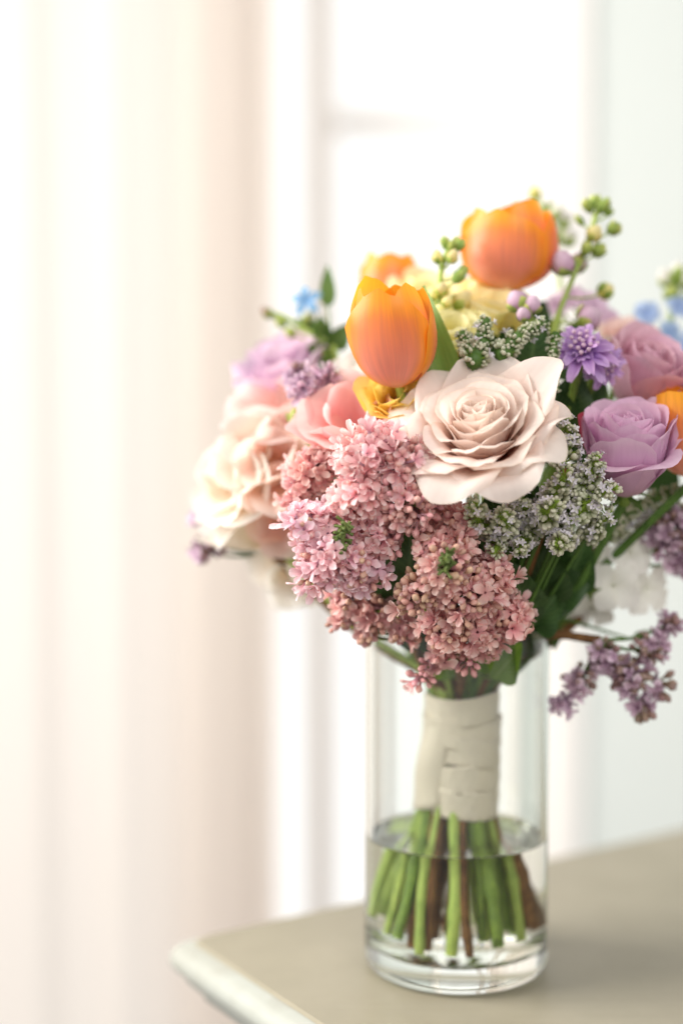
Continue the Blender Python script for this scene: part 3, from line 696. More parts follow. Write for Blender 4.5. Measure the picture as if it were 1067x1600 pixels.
# ------------------------------------------------------------------ heath (tiny beaded whorls)
def whorl_mesh(name, rnd, nb=20, r=0.0055, flower=0.4, bead=0.0011, top=True, core=False):
    mb = MB()
    if core: mb.ovoid(Matrix.Identity(4), [(0.0005, -r*.8), (r*.55, -r*.55), (r*.8, 0), (r*.55, r*.6), (0.0002, r*.85)], 9, mi=3)
    prof = lambda q: [(0.0003*q, -0.0009*q/.9), (bead*0.8*q, -bead*0.5*q), (bead*1.05*q, bead*0.45*q), (bead*0.75*q, bead*1.3*q), (0.0001, bead*1.75*q)]
    for k in range(nb):
        el = R(lerp(-35, 62, (k % 4)/3) + rnd.uniform(-10, 10)); a = k*2.39996 + rnd.uniform(-.2, .2)
        d = Vector((math.cos(a)*math.cos(el), math.sin(a)*math.cos(el), math.sin(el)))
        p = d*r*rnd.uniform(0.82, 1.08)*(0.8 if el > 0.8 else 1)
        q = rnd.uniform(0.8, 1.2)
        Mx = Matrix.Translation(p) @ aim(d + Vector((0, 0, 0.35)), rnd.uniform(0, 6)).to_matrix().to_4x4()
        if rnd.random() < flower and el < 0.6:    # opened: four tiny lilac petals
            for j in range(4):
                aa = j*math.pi/2; rows = []
                for t in (0, .5, 1):
                    row = []
                    for s in (-1, 0, 1):
                        x = 0.0003 + 0.0024*t*(1-0.15*s*s); y = s*0.0008*math.sin(math.pi*(0.2+0.65*t)); z = 0.0011 + 0.0016*t - 0.0004*t*t + 0.0003*s*s
                        row.append(Mx @ Vector((x*math.cos(aa)-y*math.sin(aa), x*math.sin(aa)+y*math.cos(aa), z)))
                    rows.append(row)
                mb.grid(rows, v0=0.5, v1=1, mi=1)
            mb.ovoid(Mx, prof(q*0.75), 6, mi=0)
        else:
            mb.ovoid(Mx, prof(q), 6, mi=0)
        mb.tube([Vector((0, 0, -0.001)), p], 0.0003, 4, False, mi=2)
    if top:
        for k in range(7):
            a = k*0.9; d = Vector((math.cos(a)*0.55, math.sin(a)*0.55, 1)).normalized()
            Mx = Matrix.Translation(Vector((0, 0, r*0.35)) + d*r*0.25) @ aim(d).to_matrix().to_4x4()
            mb.ovoid(Mx, [(0.0003, -0.0006), (0.0008, 0.0004), (0.0005, 0.0016), (0.0001, 0.0022)], 5, mi=2)
    return mb.mesh(name, [M['heath_bud'], M['heath_flower'], M['heath_green'], M['stem_dark']])
_r = random.Random(5)
WH = [whorl_mesh('blossom_cluster', _r, 26, 0.0056, 0.24, 0.00125) for _ in range(3)]
WT = [whorl_mesh('blossom_cluster', _r, 26, 0.0050, 0.06, 0.00088, False, True) for _ in range(3)]
def sprig(label, p0, p1, n=4, r=1.0, tight=False, seed=0, slot=None, group='heath sprigs', sag=0.0):
    """p0 lower end, p1 tip; whorls along it"""
    rnd = random.Random(seed); p0, p1 = Vector(p0), Vector(p1)
    root = thing('heath_sprig', label, 'heath sprig', p0, None, group)
    d = (p1 - p0); bendv = d.orthogonal().normalized()*d.length*0.10
    path = cr([p0, (p0+p1)/2 + bendv + Vector((0, 0, sag)), p1], 5)
    m_ = len(path)
    mb = MB(); mb.tube([p - p0 for p in path], [0.0010]*(m_-1) + [0.0006], 6); mb.build('twig', M['heath_green'], root)
    for k in range(n):
        f = (k+0.6)/n if n > 1 else 1; x = f*(m_-1); i = min(m_-2, int(x)); p = path[i].lerp(path[i+1], x-i)
        dd = (path[i+1]-path[i]).normalized() + Vector((rnd.uniform(-.3, .3), rnd.uniform(-.3, .3), rnd.uniform(-.2, .3)))
        obj('blossom_cluster', rnd.choice(WT if tight else WH), root, p - p0, aim(dd, rnd.uniform(0, 6)), r*lerp(1.12, 0.72, f)*rnd.uniform(0.92, 1.08))
    stem(root, p0, 'stem_dark', 0.0011, slot)
    return root

# ------------------------------------------------------------------ leaves and buds
def leaf_part(root, base, tip, width, mat='leaf', face=None, fold=0.25, bendz=0.0, name='leaf', wave=0.05, seed=0, blunt=0.6):
    rnd = random.Random(seed); inv = mat_of(root).inverted()
    b, t_ = Vector(base), Vector(tip); ax = (t_ - b); Ln = ax.length; ax.normalize()
    face = Vector(face) if face is not None else (CAM - b)
    side = ax.cross(face).normalized(); nrm = side.cross(ax).normalized()
    rows = []
    for i in range(13):
        t = i/12; row = []
        wv = width*0.5*(math.sin(math.pi*min(1, t**blunt*0.97+0.02))**0.85)
        c = b + ax*Ln*t + nrm*(bendz*Ln*math.sin(math.pi*t))
        for j in range(7):
            s = -1 + j/3
            row.append(inv @ (c + side*wv*s + nrm*(fold*wv*abs(s) + wave*width*math.sin(5*t+s*2+seed)*abs(s))))
        rows.append(row)
    mb = MB(); mb.grid(rows); return mb.build(name, M[mat], root)
def leafy(label, base, leaves, slot=None, mat='leaf', group='leaf sprigs', kind='stem_green', seed=0):
    root = thing('leaf_sprig', label, 'leaf sprig', Vector(base), None, group)
    for k, (b, t, wd) in enumerate(leaves):
        leaf_part(root, b, t, wd, mat, seed=seed+k, bendz=0.06)
        mb = MB(); mb.tube([Vector((0, 0, 0)), (Vector(b)-Vector(base))*0.6, Vector(b)-Vector(base)], [0.001, 0.0009, 0.0006], 6); mb.build('leaf_stalk', M[kind], root)
    stem(root, base, kind, 0.0018, slot); return root
def bud_part(root, p, d, r, h, mat='budgreen', tipmat=None, cup=True):
    inv = mat_of(root).inverted(); Mx = inv @ Matrix.Translation(Vector(p)) @ aim(d).to_matrix().to_4x4()
    mb = MB(); mb.ovoid(Mx, [(r*0.2, 0), (r*0.8, h*0.15), (r, h*0.4), (r*0.8, h*0.72), (r*0.35, h*0.95), (0.0001, h)], 9, lob=0.06)
    o = mb.build('bud', M[tipmat or mat], root)
    if cup:
        mb = MB()
        for k in range(4):
            a = k*math.pi/2+0.4; rows = []
            for i in range(6):
                t = i/5; row = []
                rr = r*1.09*math.sin(math.pi*(0.12+0.5*t))**0.8; z = h*(-0.03 + (0.62 if tipmat else 0.9)*t)
                for s in (-1, 0, 1):
                    aa = a + s*0.62*math.sin(math.pi*(0.25+0.72*t)); row.append(Mx @ Vector((rr*math.cos(aa), rr*math.sin(aa), z)))
                rows.append(row)
            mb.grid(rows)
        c = mb.build('bud_sepals', M['budgreen'], o)
    return o
def stalk(root, pts, r=0.0012, mat='stem_light', name='stalk'):
    inv = mat_of(root).inverted(); mb = MB(); mb.tube([inv @ Vector(p) for p in cr(pts, 4)], r, 7); return mb.build(name, M[mat], root)

# =================================================================== THE BOUQUET
# ---- ribbon wrap
M['ribbon'] = plain('cream_satin_ribbon', S('#f7ecd6'), 0.38, 0.45, 0.04, 900, bump=0.25, transl=0.06, sheen=0.3, stretch=(1, 1, 8))
wrap = thing('ribbon_wrap', 'cream satin ribbon wound around the gathered flower stems', 'ribbon', (0.003, 0, 0.088))
def band(z0, z1, r, tilt, az, seed, a0=0.0, a1=2*math.pi, bulge=0.0):
    rnd = random.Random(seed); ph = [rnd.uniform(0, 6.28) for _ in range(4)]; rows = []
    n = 64
    for i in range(9):
        t = i/8; row = []
        for k in range(n+1):
            a = lerp(a0, a1, k/n)
            z = lerp(z0, z1, t) + tilt*math.cos(a-az) + 0.0006*math.sin(3*a+ph[0])
            rr = r + 0.0007*math.sin(2*a+ph[1]) + 0.00030*math.sin(7*a+6*t+ph[2]) + 0.00018*math.sin(19*a-9*t+ph[3]) + 0.0004*t 
            row.append((rr*math.cos(a), rr*math.sin(a), z))
        rows.append(row)
    mb = MB(); mb.grid(rows); o = mb.build('ribbon_turn', M['ribbon'], wrap)
    s_ = o.modifiers.new('thickness', 'SOLIDIFY'); s_.thickness = 0.0004
    return o
for k in range(5):
    band(0.0005 + 0.0125*k, 0.0165 + 0.0125*k, 0.0208 + 0.0002*(k % 2), 0.0022*(-1)**k + 0.001*math.sin(k), 2.2 + 1.1*k, k + 1)
# loose fold standing off on the window side
rows = []
for i in range(15):
    t = i/14; row = []
    for k in range(11):
        s = k/10; a = lerp(R(178), R(252), s) - 0.35*t
        rr = 0.0203 + 0.0072*math.sin(math.pi*s)**0.8*sm(0, 0.9, t)*(1-0.2*math.sin(9*t)) + 0.0008*math.sin(9*s+5*t)*t*math.sin(math.pi*s)
        row.append((rr*math.cos(a), rr*math.sin(a), lerp(0.064, -0.001 + 0.006*s, t)))
    rows.append(row)
mb = MB(); mb.grid(rows); o = mb.build('ribbon_fold', M['ribbon'], wrap); s_ = o.modifiers.new('thickness', 'SOLIDIFY'); s_.thickness = 0.0006

# ---- the roses
rose('rose', 'large blush white rose with pointed outer petals at the bouquet front', P(750, 663, -0.086), (-0.20, -0.64, 0.74), 0.0358, 'blush', n=36, open_=0.90, cup=0.30, seed=4, spin=R(14), slot=3, ruff=0.038, height=0.82, inner=0.15, pt=0.07, rw=0.12,
     custom=[(28, 1.50, 50, 0.76, 14, 0.05, 0.16), (70, 1.36, 52, 0.86, 34, 0.03, 0.14), (112, 1.30, 54, 0.86, 40, 0.03, 0.16), (152, 1.36, 60, 0.80, 44, 0.05, 0.20), (196, 1.30, 64, 0.86, 66, 0.03, 0.20), (236, 1.32, 68, 0.84, 72, 0.04, 0.20), (280, 1.30, 70, 0.84, 78, 0.03, 0.22), (322, 1.26, 64, 0.70, 62, 0.06, 0.26), (356, 1.24, 56, 0.66, 48, 0.05, 0.22)])
rose('rose', 'lavender rose with cupped petals and a red nick on one edge', P(979, 694, -0.060), (-0.05, -0.42, 0.90), 0.0252, 'lavender', n=30, cup=0.85, open_=0.36, seed=11, spin=0.0, slot=None, stemkind='stem_dark', custom_mat={0: 'lavender_nick'}, height=1.5, inner=0.30, ruff=0.035, pt=0.03, rw=0.06,
     custom=[(160, 1.80, 22, 0.62, 26, 0.02, 0.06), (243, 1.50, 28, 0.92, 82, 0.0, 0.10), (304, 1.56, 32, 0.90, 78, 0.0, 0.12), (15, 1.62, 28, 0.80, 60, 0.02, 0.12), (75, 1.66, 24, 0.8, 50, 0.02, 0.10), (130, 1.66, 26, 0.8, 50, 0.02, 0.10)])
rose('rose', 'soft focus mauve pink rose behind the lavender rose at the frame edge', P(1012, 580, -0.015), (0.25, -0.55, 0.75), 0.0275, 'mauve', n=20, rw=0.06, cup=0.85, open_=0.42, seed=21, slot=10, height=1.2, inner=0.3, ruff=0.03)
rose('rose', 'blurred pale lilac rose at the far rear beside the green leaves', P(444, 564, 0.050), (-0.3, -0.35, 0.85), 0.031, 'lilac_pale', n=16, cup=0.6, open_=0.75, seed=31, height=0.9, inner=0.3, ruff=0.05)

# ---- tulips
t1 = tulip('tulip', 'sharp orange tulip with one long green leaf beside the blush rose', P(624, 603, -0.056), P(604, 444, -0.071), 0.0425, seed=3, spin=R(-78), slot=5)
leaf_part(t1, P(706, 640, -0.052), P(662, 446, -0.040), 0.0235, 'leaf_tulip', face=(-0.35, -0.9, 0.1), fold=0.45, bendz=0.05, wave=0.02, blunt=0.5)
tulip('tulip', 'tallest orange tulip standing highest at the top of the bouquet', P(797, 455, 0.010), P(794, 326, 0.006), 0.0525, seed=8, spin=R(-85), slot=12, open_=0.55)
tulip('tulip', 'blurred orange tulip mostly hidden behind the sharp tulip', P(612, 520, 0.055), P(608, 402, 0.058), 0.036, seed=12, spin=R(-60), open_=0.5)
tulip('tulip', 'orange tulip cut off by the frame edge beside the lavender rose', P(1092, 745, -0.040), P(1072, 608, -0.045), 0.042, seed=15, spin=R(-70), open_=0.5, stemkind='stem_dark', sdir=(-0.3, 1.0, -0.5))

# ---- lilac sprays
lilac('lilac_spray', 'rounded pink lilac spray under the orange tulip beside the blush rose', [(574, 716, -0.085, 16, 0.05), (622, 722, -0.088, 14.5, 0.12), (630, 784, -0.088, 16, 0.75), (566, 772, -0.088, 14, 0.1), (592, 834, -0.080, 12, 0.15)], 'pink', 'pink', P(640, 800, -0.05), seed=2, slot=8)
lilac('lilac_spray', 'pink lilac spray opening around a bare green stalk nearest the cream blooms', [(490, 826, -0.082, 12.5, 0.04), (524, 856, -0.086, 14.5, 0.12), (502, 886, -0.080, 12, 0.15), (562, 888, -0.082, 12, 0.25)], 'pale', 'tan', P(600, 900, -0.045), seed=3, slot=2, gaps=[(536, 838, -0.097, 7.5)])
lilac('lilac_spray', 'dusty rose lilac spray with tan buds hanging over the vase rim', [(690, 882, -0.092, 14.5, 0.5), (650, 928, -0.086, 10.5, 0.6), (728, 926, -0.086, 14, 0.4), (765, 900, -0.076, 12, 0.15), (795, 965, -0.066, 11, 0.1), (700, 828, -0.080, 13, 0.15), (690, 978, -0.078, 10, 0.3), (742, 980, -0.072, 11, 0.25)], 'rose', 'tan', P(715, 960, -0.045), seed=5, slot=6, gaps=[(698, 878, -0.109, 5.5)])
lilac('lilac_spray', 'small blurred pink lilac spray drooping beside the vase rim', [(545, 940, -0.052, 9.5, 0.3), (592, 958, -0.054, 9, 0.4), (572, 990, -0.052, 5, 0.9), (532, 968, -0.05, 5, 0.6), (632, 985, -0.058, 7, 0.5)], 'rose', 'tan', P(640, 990, -0.035), seed=6)
lilac('lilac_spray', 'few pink lilac buds hanging loose in front of the ribbon wrap', [(655, 1064, -0.060, 5, 0.5), (668, 1042, -0.062, 4, 0.6), (690, 1022, -0.066, 6, 0.3), (732, 1032, -0.064, 6, 0.6), (765, 1010, -0.064, 6.5, 0.15), (715, 1012, -0.066, 5, 0.4)], 'rose', 'pink', P(715, 985, -0.056), seed=7, inner=False, spacing=0.006)
lilac('lilac_spray', 'deep rose lilac florets tucked between peach bloom and pink lilac', [(490, 735, -0.052, 12, 0.05), (470, 790, -0.05, 10, 0.1)], 'rose', 'pink', P(540, 790, -0.03), seed=8)
lilac('lilac_spray', 'small mauve lilac spray above the pink ruffled flower', [(480, 605, -0.030, 7, 0.3), (508, 594, -0.02, 6, 0.4), (462, 588, -0.01, 5, 0.3)], 'mauve', 'mauve', P(530, 680, -0.015), seed=9)
lilac('lilac_spray', 'drooping mauve lilac spray hanging past the vase beside the wall', [(905, 1060, -0.026, 7, 0.35), (945, 1030, -0.030, 8.5, 0.45), (985, 1055, -0.032, 9.5, 0.5), (1018, 1012, -0.030, 8, 0.6), (1046, 975, -0.028, 4.5, 0.1), (878, 1100, -0.026, 4, 0.1), (1000, 1104, -0.030, 5.5, 0.3), (1035, 1070, -0.030, 5, 0.7)], 'mauve', 'mauve', P(938, 1000, -0.026), seed=10, spacing=0.0066, slot=9, inner=False, cull=-0.9, sdir=(-0.75, 0.1, 1.0))
lilac('lilac_spray', 'purple lilac spray at the frame edge below the lavender rose', [(1046, 830, -0.012, 12, 0.45), (1070, 870, -0.01, 10, 0.2)], 'mauve', 'mauve', P(990, 880, -0.0), seed=11)
lilac('lilac_spray', 'tiny dark mauve lilac tip sticking out below the cream flower', [(318, 862, 0.03, 5.5, 0.7), (340, 850, 0.03, 4.5, 0.8), (314, 812, 0.035, 3.5, 0.1)], 'mauve', 'mauve', P(420, 860, 0.03), seed=12, spacing=0.006)

# ---- soft blooms on the window side
ruffled('ruffled_flower', 'cream white ruffled flower farthest out on the window side', P(362, 752, 0.008), (-0.62, -0.62, 0.30), 0.034, 'cream', 10, 3, slot=14, ruff=0.05, broad=1.25, lean0=38, center='anther')
ruffled('ruffled_flower', 'peach ruffled flower beside the cream flower and pink lilac', P(428, 715, -0.004), (-0.25, -0.85, 0.35), 0.033, 'peach', 9, 4, slot=15, ruff=0.06, broad=1.3, lean0=40)
ruffled('ruffled_flower', 'pale blush ruffled flower above the peach flower', P(420, 632, 0.022), (-0.45, -0.6, 0.65), 0.034, 'blushpink', 8, 5, slot=21, ruff=0.05, broad=1.35, lean0=38)
ruffled('ruffled_flower', 'clear pink ruffled flower below the sharp orange tulip', P(548, 650, -0.046), (-0.25, -0.60, 0.70), 0.034, 'pink', 8, 6, slot=16, ruff=0.045, open_=0.85, broad=1.4, lean0=38)
ruffled('ruffled_flower', 'peach ruffled flower half hidden under the peach flower', P(445, 800, 0.0), (-0.3, -0.8, -0.15), 0.029, 'peach', 7, 7, slot=25, ruff=0.05, broad=1.3, lean0=40)
ruffled('ruffled_flower', 'blurred cream flower hanging lowest behind the pink lilac', P(455, 905, 0.025), (-0.35, -0.6, -0.55), 0.029, 'cream', 7, 8, ruff=0.05, broad=1.3, slot=19, lean0=40)
ruffled('ruffled_flower', 'small white flower peeking out beneath the sharp tulip', P(566, 585, -0.010), (-0.4, -0.6, 0.6), 0.022, 'white', 7, 9, slot=22, ruff=0.05, broad=1.3)
# ---- yellow blooms
ruffled('ruffled_flower', 'golden yellow flower between pink flower and blush rose', P(616, 624, -0.056), (0.0, -0.72, 0.65), 0.024, 'yellow', 11, 10, slot=24, ruff=0.06, open_=0.75, broad=1.2, lean0=8)
ruffled('ruffled_flower', 'pale yellow flower behind the tulip leaf', P(700, 520, -0.032), (0.0, -0.7, 0.7), 0.026, 'lemon', 9, 11, slot=23, ruff=0.10, broad=1.2, open_=0.8)
ruffled('ruffled_flower', 'smooth pale yellow flower below the tallest tulip', P(764, 484, -0.004), (0.05, -0.50, 0.85), 0.032, 'lemon', 9, 12, ruff=0.04, broad=1.3, open_=0.55, slot=17)
ruffled('ruffled_flower', 'blurred cream yellow flower between the two rear tulips', P(662, 462, 0.03), (0.0, -0.45, 0.85), 0.026, 'lemon', 8, 13, slot=20, ruff=0.05, broad=1.3, open_=0.6)
ruffled('ruffled_flower', 'peach flower behind the mauve pink rose', P(982, 535, 0.025), (0.1, -0.45, 0.85), 0.027, 'peach', 10, 14, ruff=0.08, open_=0.6)
# ---- violet scabious
def scabious(label, C, d, rad, seed):
    rnd = random.Random(seed); C, d = Vector(C), Vector(d).normalized(); base = C - d*rad*0.35
    root = thing('scabious_flower', label, 'flower', base, aim(d))
    for k in range(34):
        f = k/33; a = k*2.39996; lean = R(lerp(10, 112, f**0.7)+rnd.uniform(-8, 8))
        add_petal(root, 'violet', Lp=rad*lerp(0.55, 0.98, f)*rnd.uniform(0.7, 1.2), W=rad*lerp(0.11, 0.19, f), alpha=lambda t, l=lean: l*0.8 + 0.5*t, Rc=lambda t, rho: rad*0.16, r0=rad*0.02, z0=rad*0.1, phi=a, round_=0.3, ruff=rad*0.05, rk=5, seed=seed+k, nu=7, nv=8, notch=0.08)
    for k in range(16):
        a = k*2.4; r_ = rad*0.4*math.sqrt(k/16); d2 = Vector((r_*math.cos(a), r_*math.sin(a), rad*0.5))
        mb = MB(); mb.ovoid(Matrix.Translation(d2), [(0.0002, -0.0015), (0.0011, 0.0), (0.0012, 0.001), (0.0002, 0.002)], 6); mb.build('disc_floret', M['budpink'], root)
    stem(root, base, 'stem_green', 0.0018, None, start_dir=-d)
scabious('violet scabious flower between blush rose and mauve rose', P(910, 540, -0.050), (-0.1, -0.75, 0.62), 0.0205, 40)
scabious('smaller violet scabious flower drooping below the first one', P(945, 568, -0.042), (0.25, -0.8, 0.1), 0.0150, 60)

# ---- white phlox and blue delphinium: open florets on a head
def cluster(name, label, cat, pts, mat, Lm, Wm, npet, base, seed, slot=None, eye='budgreen'):
    rnd = random.Random(seed); base = Vector(base); root = thing(name, label, cat, base)
    me = [floret_mesh('open_floret', mat, L_=Lm*q, W=Wm*q, rise=Lm*0.25, reflex=Lm*0.3, cup=Lm*0.12, tube=Lm*0.9, np_=npet, seed=seed+k, tr=Lm*0.09) for k, q in enumerate((1, 0.92, 1.08))]
    for (px, py, y, dx, dz) in pts:
        p = P(px, py, y); n_ = Vector((dx, -1, dz)).normalized()
        obj('floret', rnd.choice(me), root, p - base, aim(n_, rnd.uniform(0, 6)), rnd.uniform(0.9, 1.1))
        mb = MB(); mb.tube([base - base, (p - base)*0.6, p - base - n_*Lm*0.8], [0.0008, 0.0007, 0.0006], 5, False); mb.build('stalk', M['stem_green'], root)
    stem(root, base, 'stem_green', 0.0018, slot); return root
cluster('phlox_head', 'white flower head with broad petals low behind the heath sprigs', 'flower', [(922, 872, -0.008, -0.4, 0.3), (985, 862, -0.012, 0.3, 0.5), (958, 915, -0.016, 0.0, -0.1), (1008, 920, -0.004, 0.6, -0.1), (925, 950, -0.004, -0.3, -0.6)], 'white', 0.0150, 0.0072, 4, P(950, 900, 0.022), 70, slot=11)
cluster('delphinium_head', 'pale blue delphinium florets at the far rear by the frame edge', 'flower', [(1010, 490, 0.055, -0.3, 0.4), (1045, 520, 0.05, 0.2, 0.2), (1060, 480, 0.06, 0.3, 0.6), (1075, 540, 0.055, 0.4, 0.0), (1000, 525, 0.06, -0.3, 0.1), (1035, 560, 0.05, 0.2, -0.1)], 'blue', 0.0085, 0.0042, 5, P(1030, 560, 0.07), 80)
cluster('tweedia_flower', 'small sky blue star flower beside green leaves at the rear', 'flower', [(479, 470, 0.042, -0.1, 0.2)], 'skyblue', 0.0085, 0.0026, 5, P(505, 540, 0.045), 85)
cluster('stock_flower', 'pale lavender florets behind the stock stem', 'flower', [(895, 465, 0.045, -0.2, 0.5), (925, 478, 0.04, 0.1, 0.4), (870, 478, 0.05, -0.2, 0.3), (950, 500, 0.04, 0.3, 0.2)], 'lilac_pale', 0.0085, 0.0048, 4, P(905, 520, 0.05), 90)

# ---- stock spikes with buds
def spike(label, axis, buds, seed, matstem='stem_light', group='bud spikes', slot=None, name='stock_spike'):
    """axis: list of (px,py,y); buds: (px,py,y, r_mm, h_mm, pink?)"""
    pts = [P(*a) for a in axis]; root = thing(name, label, 'flower spike', pts[0], None, group)
    stalk(root, pts, 0.0015, matstem, 'spike_axis')
    fine = cr(pts, 8)
    for (px, py, y, r, h, tip) in buds:
        c = P(px, py, y); low = [q for q in fine if q.z < c.z - 0.004] or [fine[0]]
        q = min(low, key=lambda p: (p - c).length)
        d = (c - q).normalized() + Vector((0, 0, 0.5)); d.normalize()
        b0 = c - d*h*0.0005
        bud_part(root, b0, d, r*0.00118, h*0.00118, 'budgreen', tip)
        stalk(root, [q, q.lerp(b0, 0.55) - Vector((0, 0, 0.001)), b0 + d*0.0004], 0.0006, matstem)
    stem(root, pts[0], 'stem_light', 0.0018, slot); return root
spike('yellow green bud spike standing between the two large tulips', [(690, 520, -0.018), (686, 470, -0.018), (690, 420, -0.018), (702, 385, -0.018)],
      [(683, 402, -0.022, 2.6, 6.5, 'lemon'), (706, 402, -0.024, 2.8, 7, 'lemon'), (695, 380, -0.018, 2.0, 6, None), (705, 385, -0.022, 2.0, 6, None), (718, 384, -0.018, 2.2, 6.5, None), (712, 378, -0.016, 1.8, 5, None), (716, 432, -0.022, 2.8, 8, None), (722, 424, -0.016, 2.2, 6, None), (690, 452, -0.026, 2.8, 6, 'lemon'), (676, 462, -0.022, 2.6, 5.5, 'lemon'), (698, 472, -0.026, 2.6, 5.5, 'lemon'), (720, 470, -0.022, 4.4, 10, 'lemon'), (686, 484, -0.028, 2.4, 5, 'lemon')], 1)
spike('green stock spike with pink lower buds beside the tallest tulip', [(868, 500, -0.005), (890, 445, 0.0), (908, 400, 0.003), (925, 355, 0.006), (935, 318, 0.008)],
      [(918, 322, 0.006, 2.6, 7, None), (930, 316, 0.010, 2.6, 7, None), (943, 322, 0.006, 2.6, 8, None), (950, 332, 0.012, 2.0, 5, None), (958, 358, 0.006, 3.3, 7, None), (928, 366, 0.0, 3.8, 8, 'lemon'), (905, 345, 0.012, 1.8, 7, None), (934, 392, 0.002, 3.4, 7.5, None), (915, 390, -0.002, 2.6, 7, None), (880, 412, -0.006, 5.8, 12, 'budpink'), (902, 412, 0.006, 4.5, 10, 'budpink'), (945, 455, 0.01, 4.2, 8, 'lemon'), (918, 497, -0.012, 6.2, 11, 'budpink')], 2, slot=7)
spike('pale far rear stock spike rising blurred behind the tallest tulip', [(880, 480, 0.075), (868, 400, 0.078), (850, 345, 0.08), (838, 300, 0.082)],
      [(835, 302, 0.08, 3.4, 8, 'lemon'), (868, 332, 0.078, 3.8, 9, 'white'), (858, 325, 0.085, 3.6, 8, 'white'), (880, 345, 0.08, 4.0, 9, 'white'), (885, 372, 0.08, 5, 10, 'white'), (865, 365, 0.08, 4, 9, 'white')], 3)
spike('silvery green blurred bud spike at the frame edge by the wall', [(1045, 510, 0.07), (1050, 470, 0.07), (1058, 425, 0.07)],
      [(1040, 435, 0.07, 4.5, 10, 'white'), (1058, 425, 0.072, 4.5, 10, 'white'), (1072, 440, 0.07, 4.5, 10, 'white'), (1048, 462, 0.066, 4, 9, None), (1070, 475, 0.07, 4, 9, None)], 4)
spike('dusty dark bud sprig reaching out farthest at rear above lilac rose', [(520, 540, 0.045), (480, 518, 0.048), (448, 498, 0.05), (425, 490, 0.05)],
      [(418, 489, 0.05, 2.6, 7, 'bud_mauve'), (440, 505, 0.048, 2.2, 6, None), (455, 520, 0.046, 2.4, 6, None), (478, 500, 0.048, 2.2, 6, None), (528, 578, 0.02, 5, 9, 'budpink')], 5)
spike('small pink bud cluster sitting on the smooth pale yellow flower', [(840, 530, -0.028), (834, 505, -0.032), (822, 488, -0.034)],
      [(808, 472, -0.034, 5.0, 9.5, 'budpink'), (830, 478, -0.036, 4.6, 8.5, 'budpink'), (818, 492, -0.040, 3.4, 6.5, 'budpink')], 6)
spike('bright lime bud beside the small mauve lilac spray', [(490, 700, -0.02), (478, 680, -0.022), (470, 660, -0.022)], [(466, 656, -0.024, 4.5, 10, None), (476, 640, -0.02, 3.5, 8, None)], 7)

# ---- heath sprigs
HS = [
 # label, p0 (px,py,y), tip (px,py,y), n, r, tight
 ('dense beaded heath sprig just above the blush rose', (738, 568, -0.062), (757, 500, -0.055), 5, 1.0, True),
 ('dense beaded heath sprig slanting up behind the blush rose', (782, 558, -0.060), (850, 505, -0.052), 6, 0.9, True),
 ('short heath sprig beside the dense sprig above the rose', (735, 555, -0.058), (722, 522, -0.055), 3, 0.85, True),
 ('thin heath sprig running down between blush rose and scabious', (868, 520, -0.050), (868, 612, -0.056), 6, 0.62, True),
 ('heath sprig squeezed between blush rose tip and lavender rose', (880, 730, -0.072), (884, 655, -0.078), 4, 0.9, False),
 ('heath sprig below the lavender rose edge pointing up', (895, 780, -0.072), (934, 716, -0.086), 5, 0.95, False),
 ('heath sprig reaching out farthest under the lavender rose', (890, 815, -0.074), (960, 762, -0.088), 5, 0.95, False),
 ('heath sprig whose tip faces out beside the blush rose tip', (860, 790, -0.066), (886, 738, -0.092), 4, 1.0, False),
 ('heath sprig with starry tip in the middle of the heath clump', (850, 810, -0.066), (868, 786, -0.098), 4, 1.05, False),
 ('heath sprig with starry tip nearest the dusty lilac', (780, 830, -0.066), (742, 788, -0.098), 4, 1.05, False),
 ('heath sprig directly under the lowest blush rose petal', (800, 820, -0.066), (790, 802, -0.102), 3, 1.0, False),
 ('heath sprig tucked under the blush rose side petal', (820, 800, -0.066), (815, 765, -0.090), 3, 0.95, False),
 ('lowest heath sprig hanging toward the dark leaves', (800, 800, -0.066), (772, 864, -0.086), 4, 0.95, False),
 ('low heath sprig hanging beside the lowest one', (835, 815, -0.064), (812, 858, -0.084), 3, 0.9, False),
 ('heath sprig drooping below the clump over the dark leaves', (890, 830, -0.064), (872, 850, -0.088), 3, 0.95, False),
 ('heath sprig in shade behind the heath clump', (880, 770, -0.05), (908, 742, -0.070), 5, 0.95, False),
 ('heath sprig on the dark side of the clump below lavender rose', (915, 840, -0.055), (952, 800, -0.076), 4, 0.9, False),
 ('blurred heath sprig stretching toward the frame edge under the lavender rose', (940, 840, -0.028), (1060, 765, -0.018), 8, 0.85, True),
 ('second blurred heath sprig under the lavender rose', (950, 835, -0.018), (1062, 790, -0.008), 7, 0.85, False),
]
for k, (lb, a, b, n, r, tg) in enumerate(HS):
    sprig(lb, P(*a), P(*b), n + (2 if tg else 1), r*(1.2 if tg else 1.06), tg, seed=k+20, slot={4: 13, 12: 18, 17: 0}.get(k))

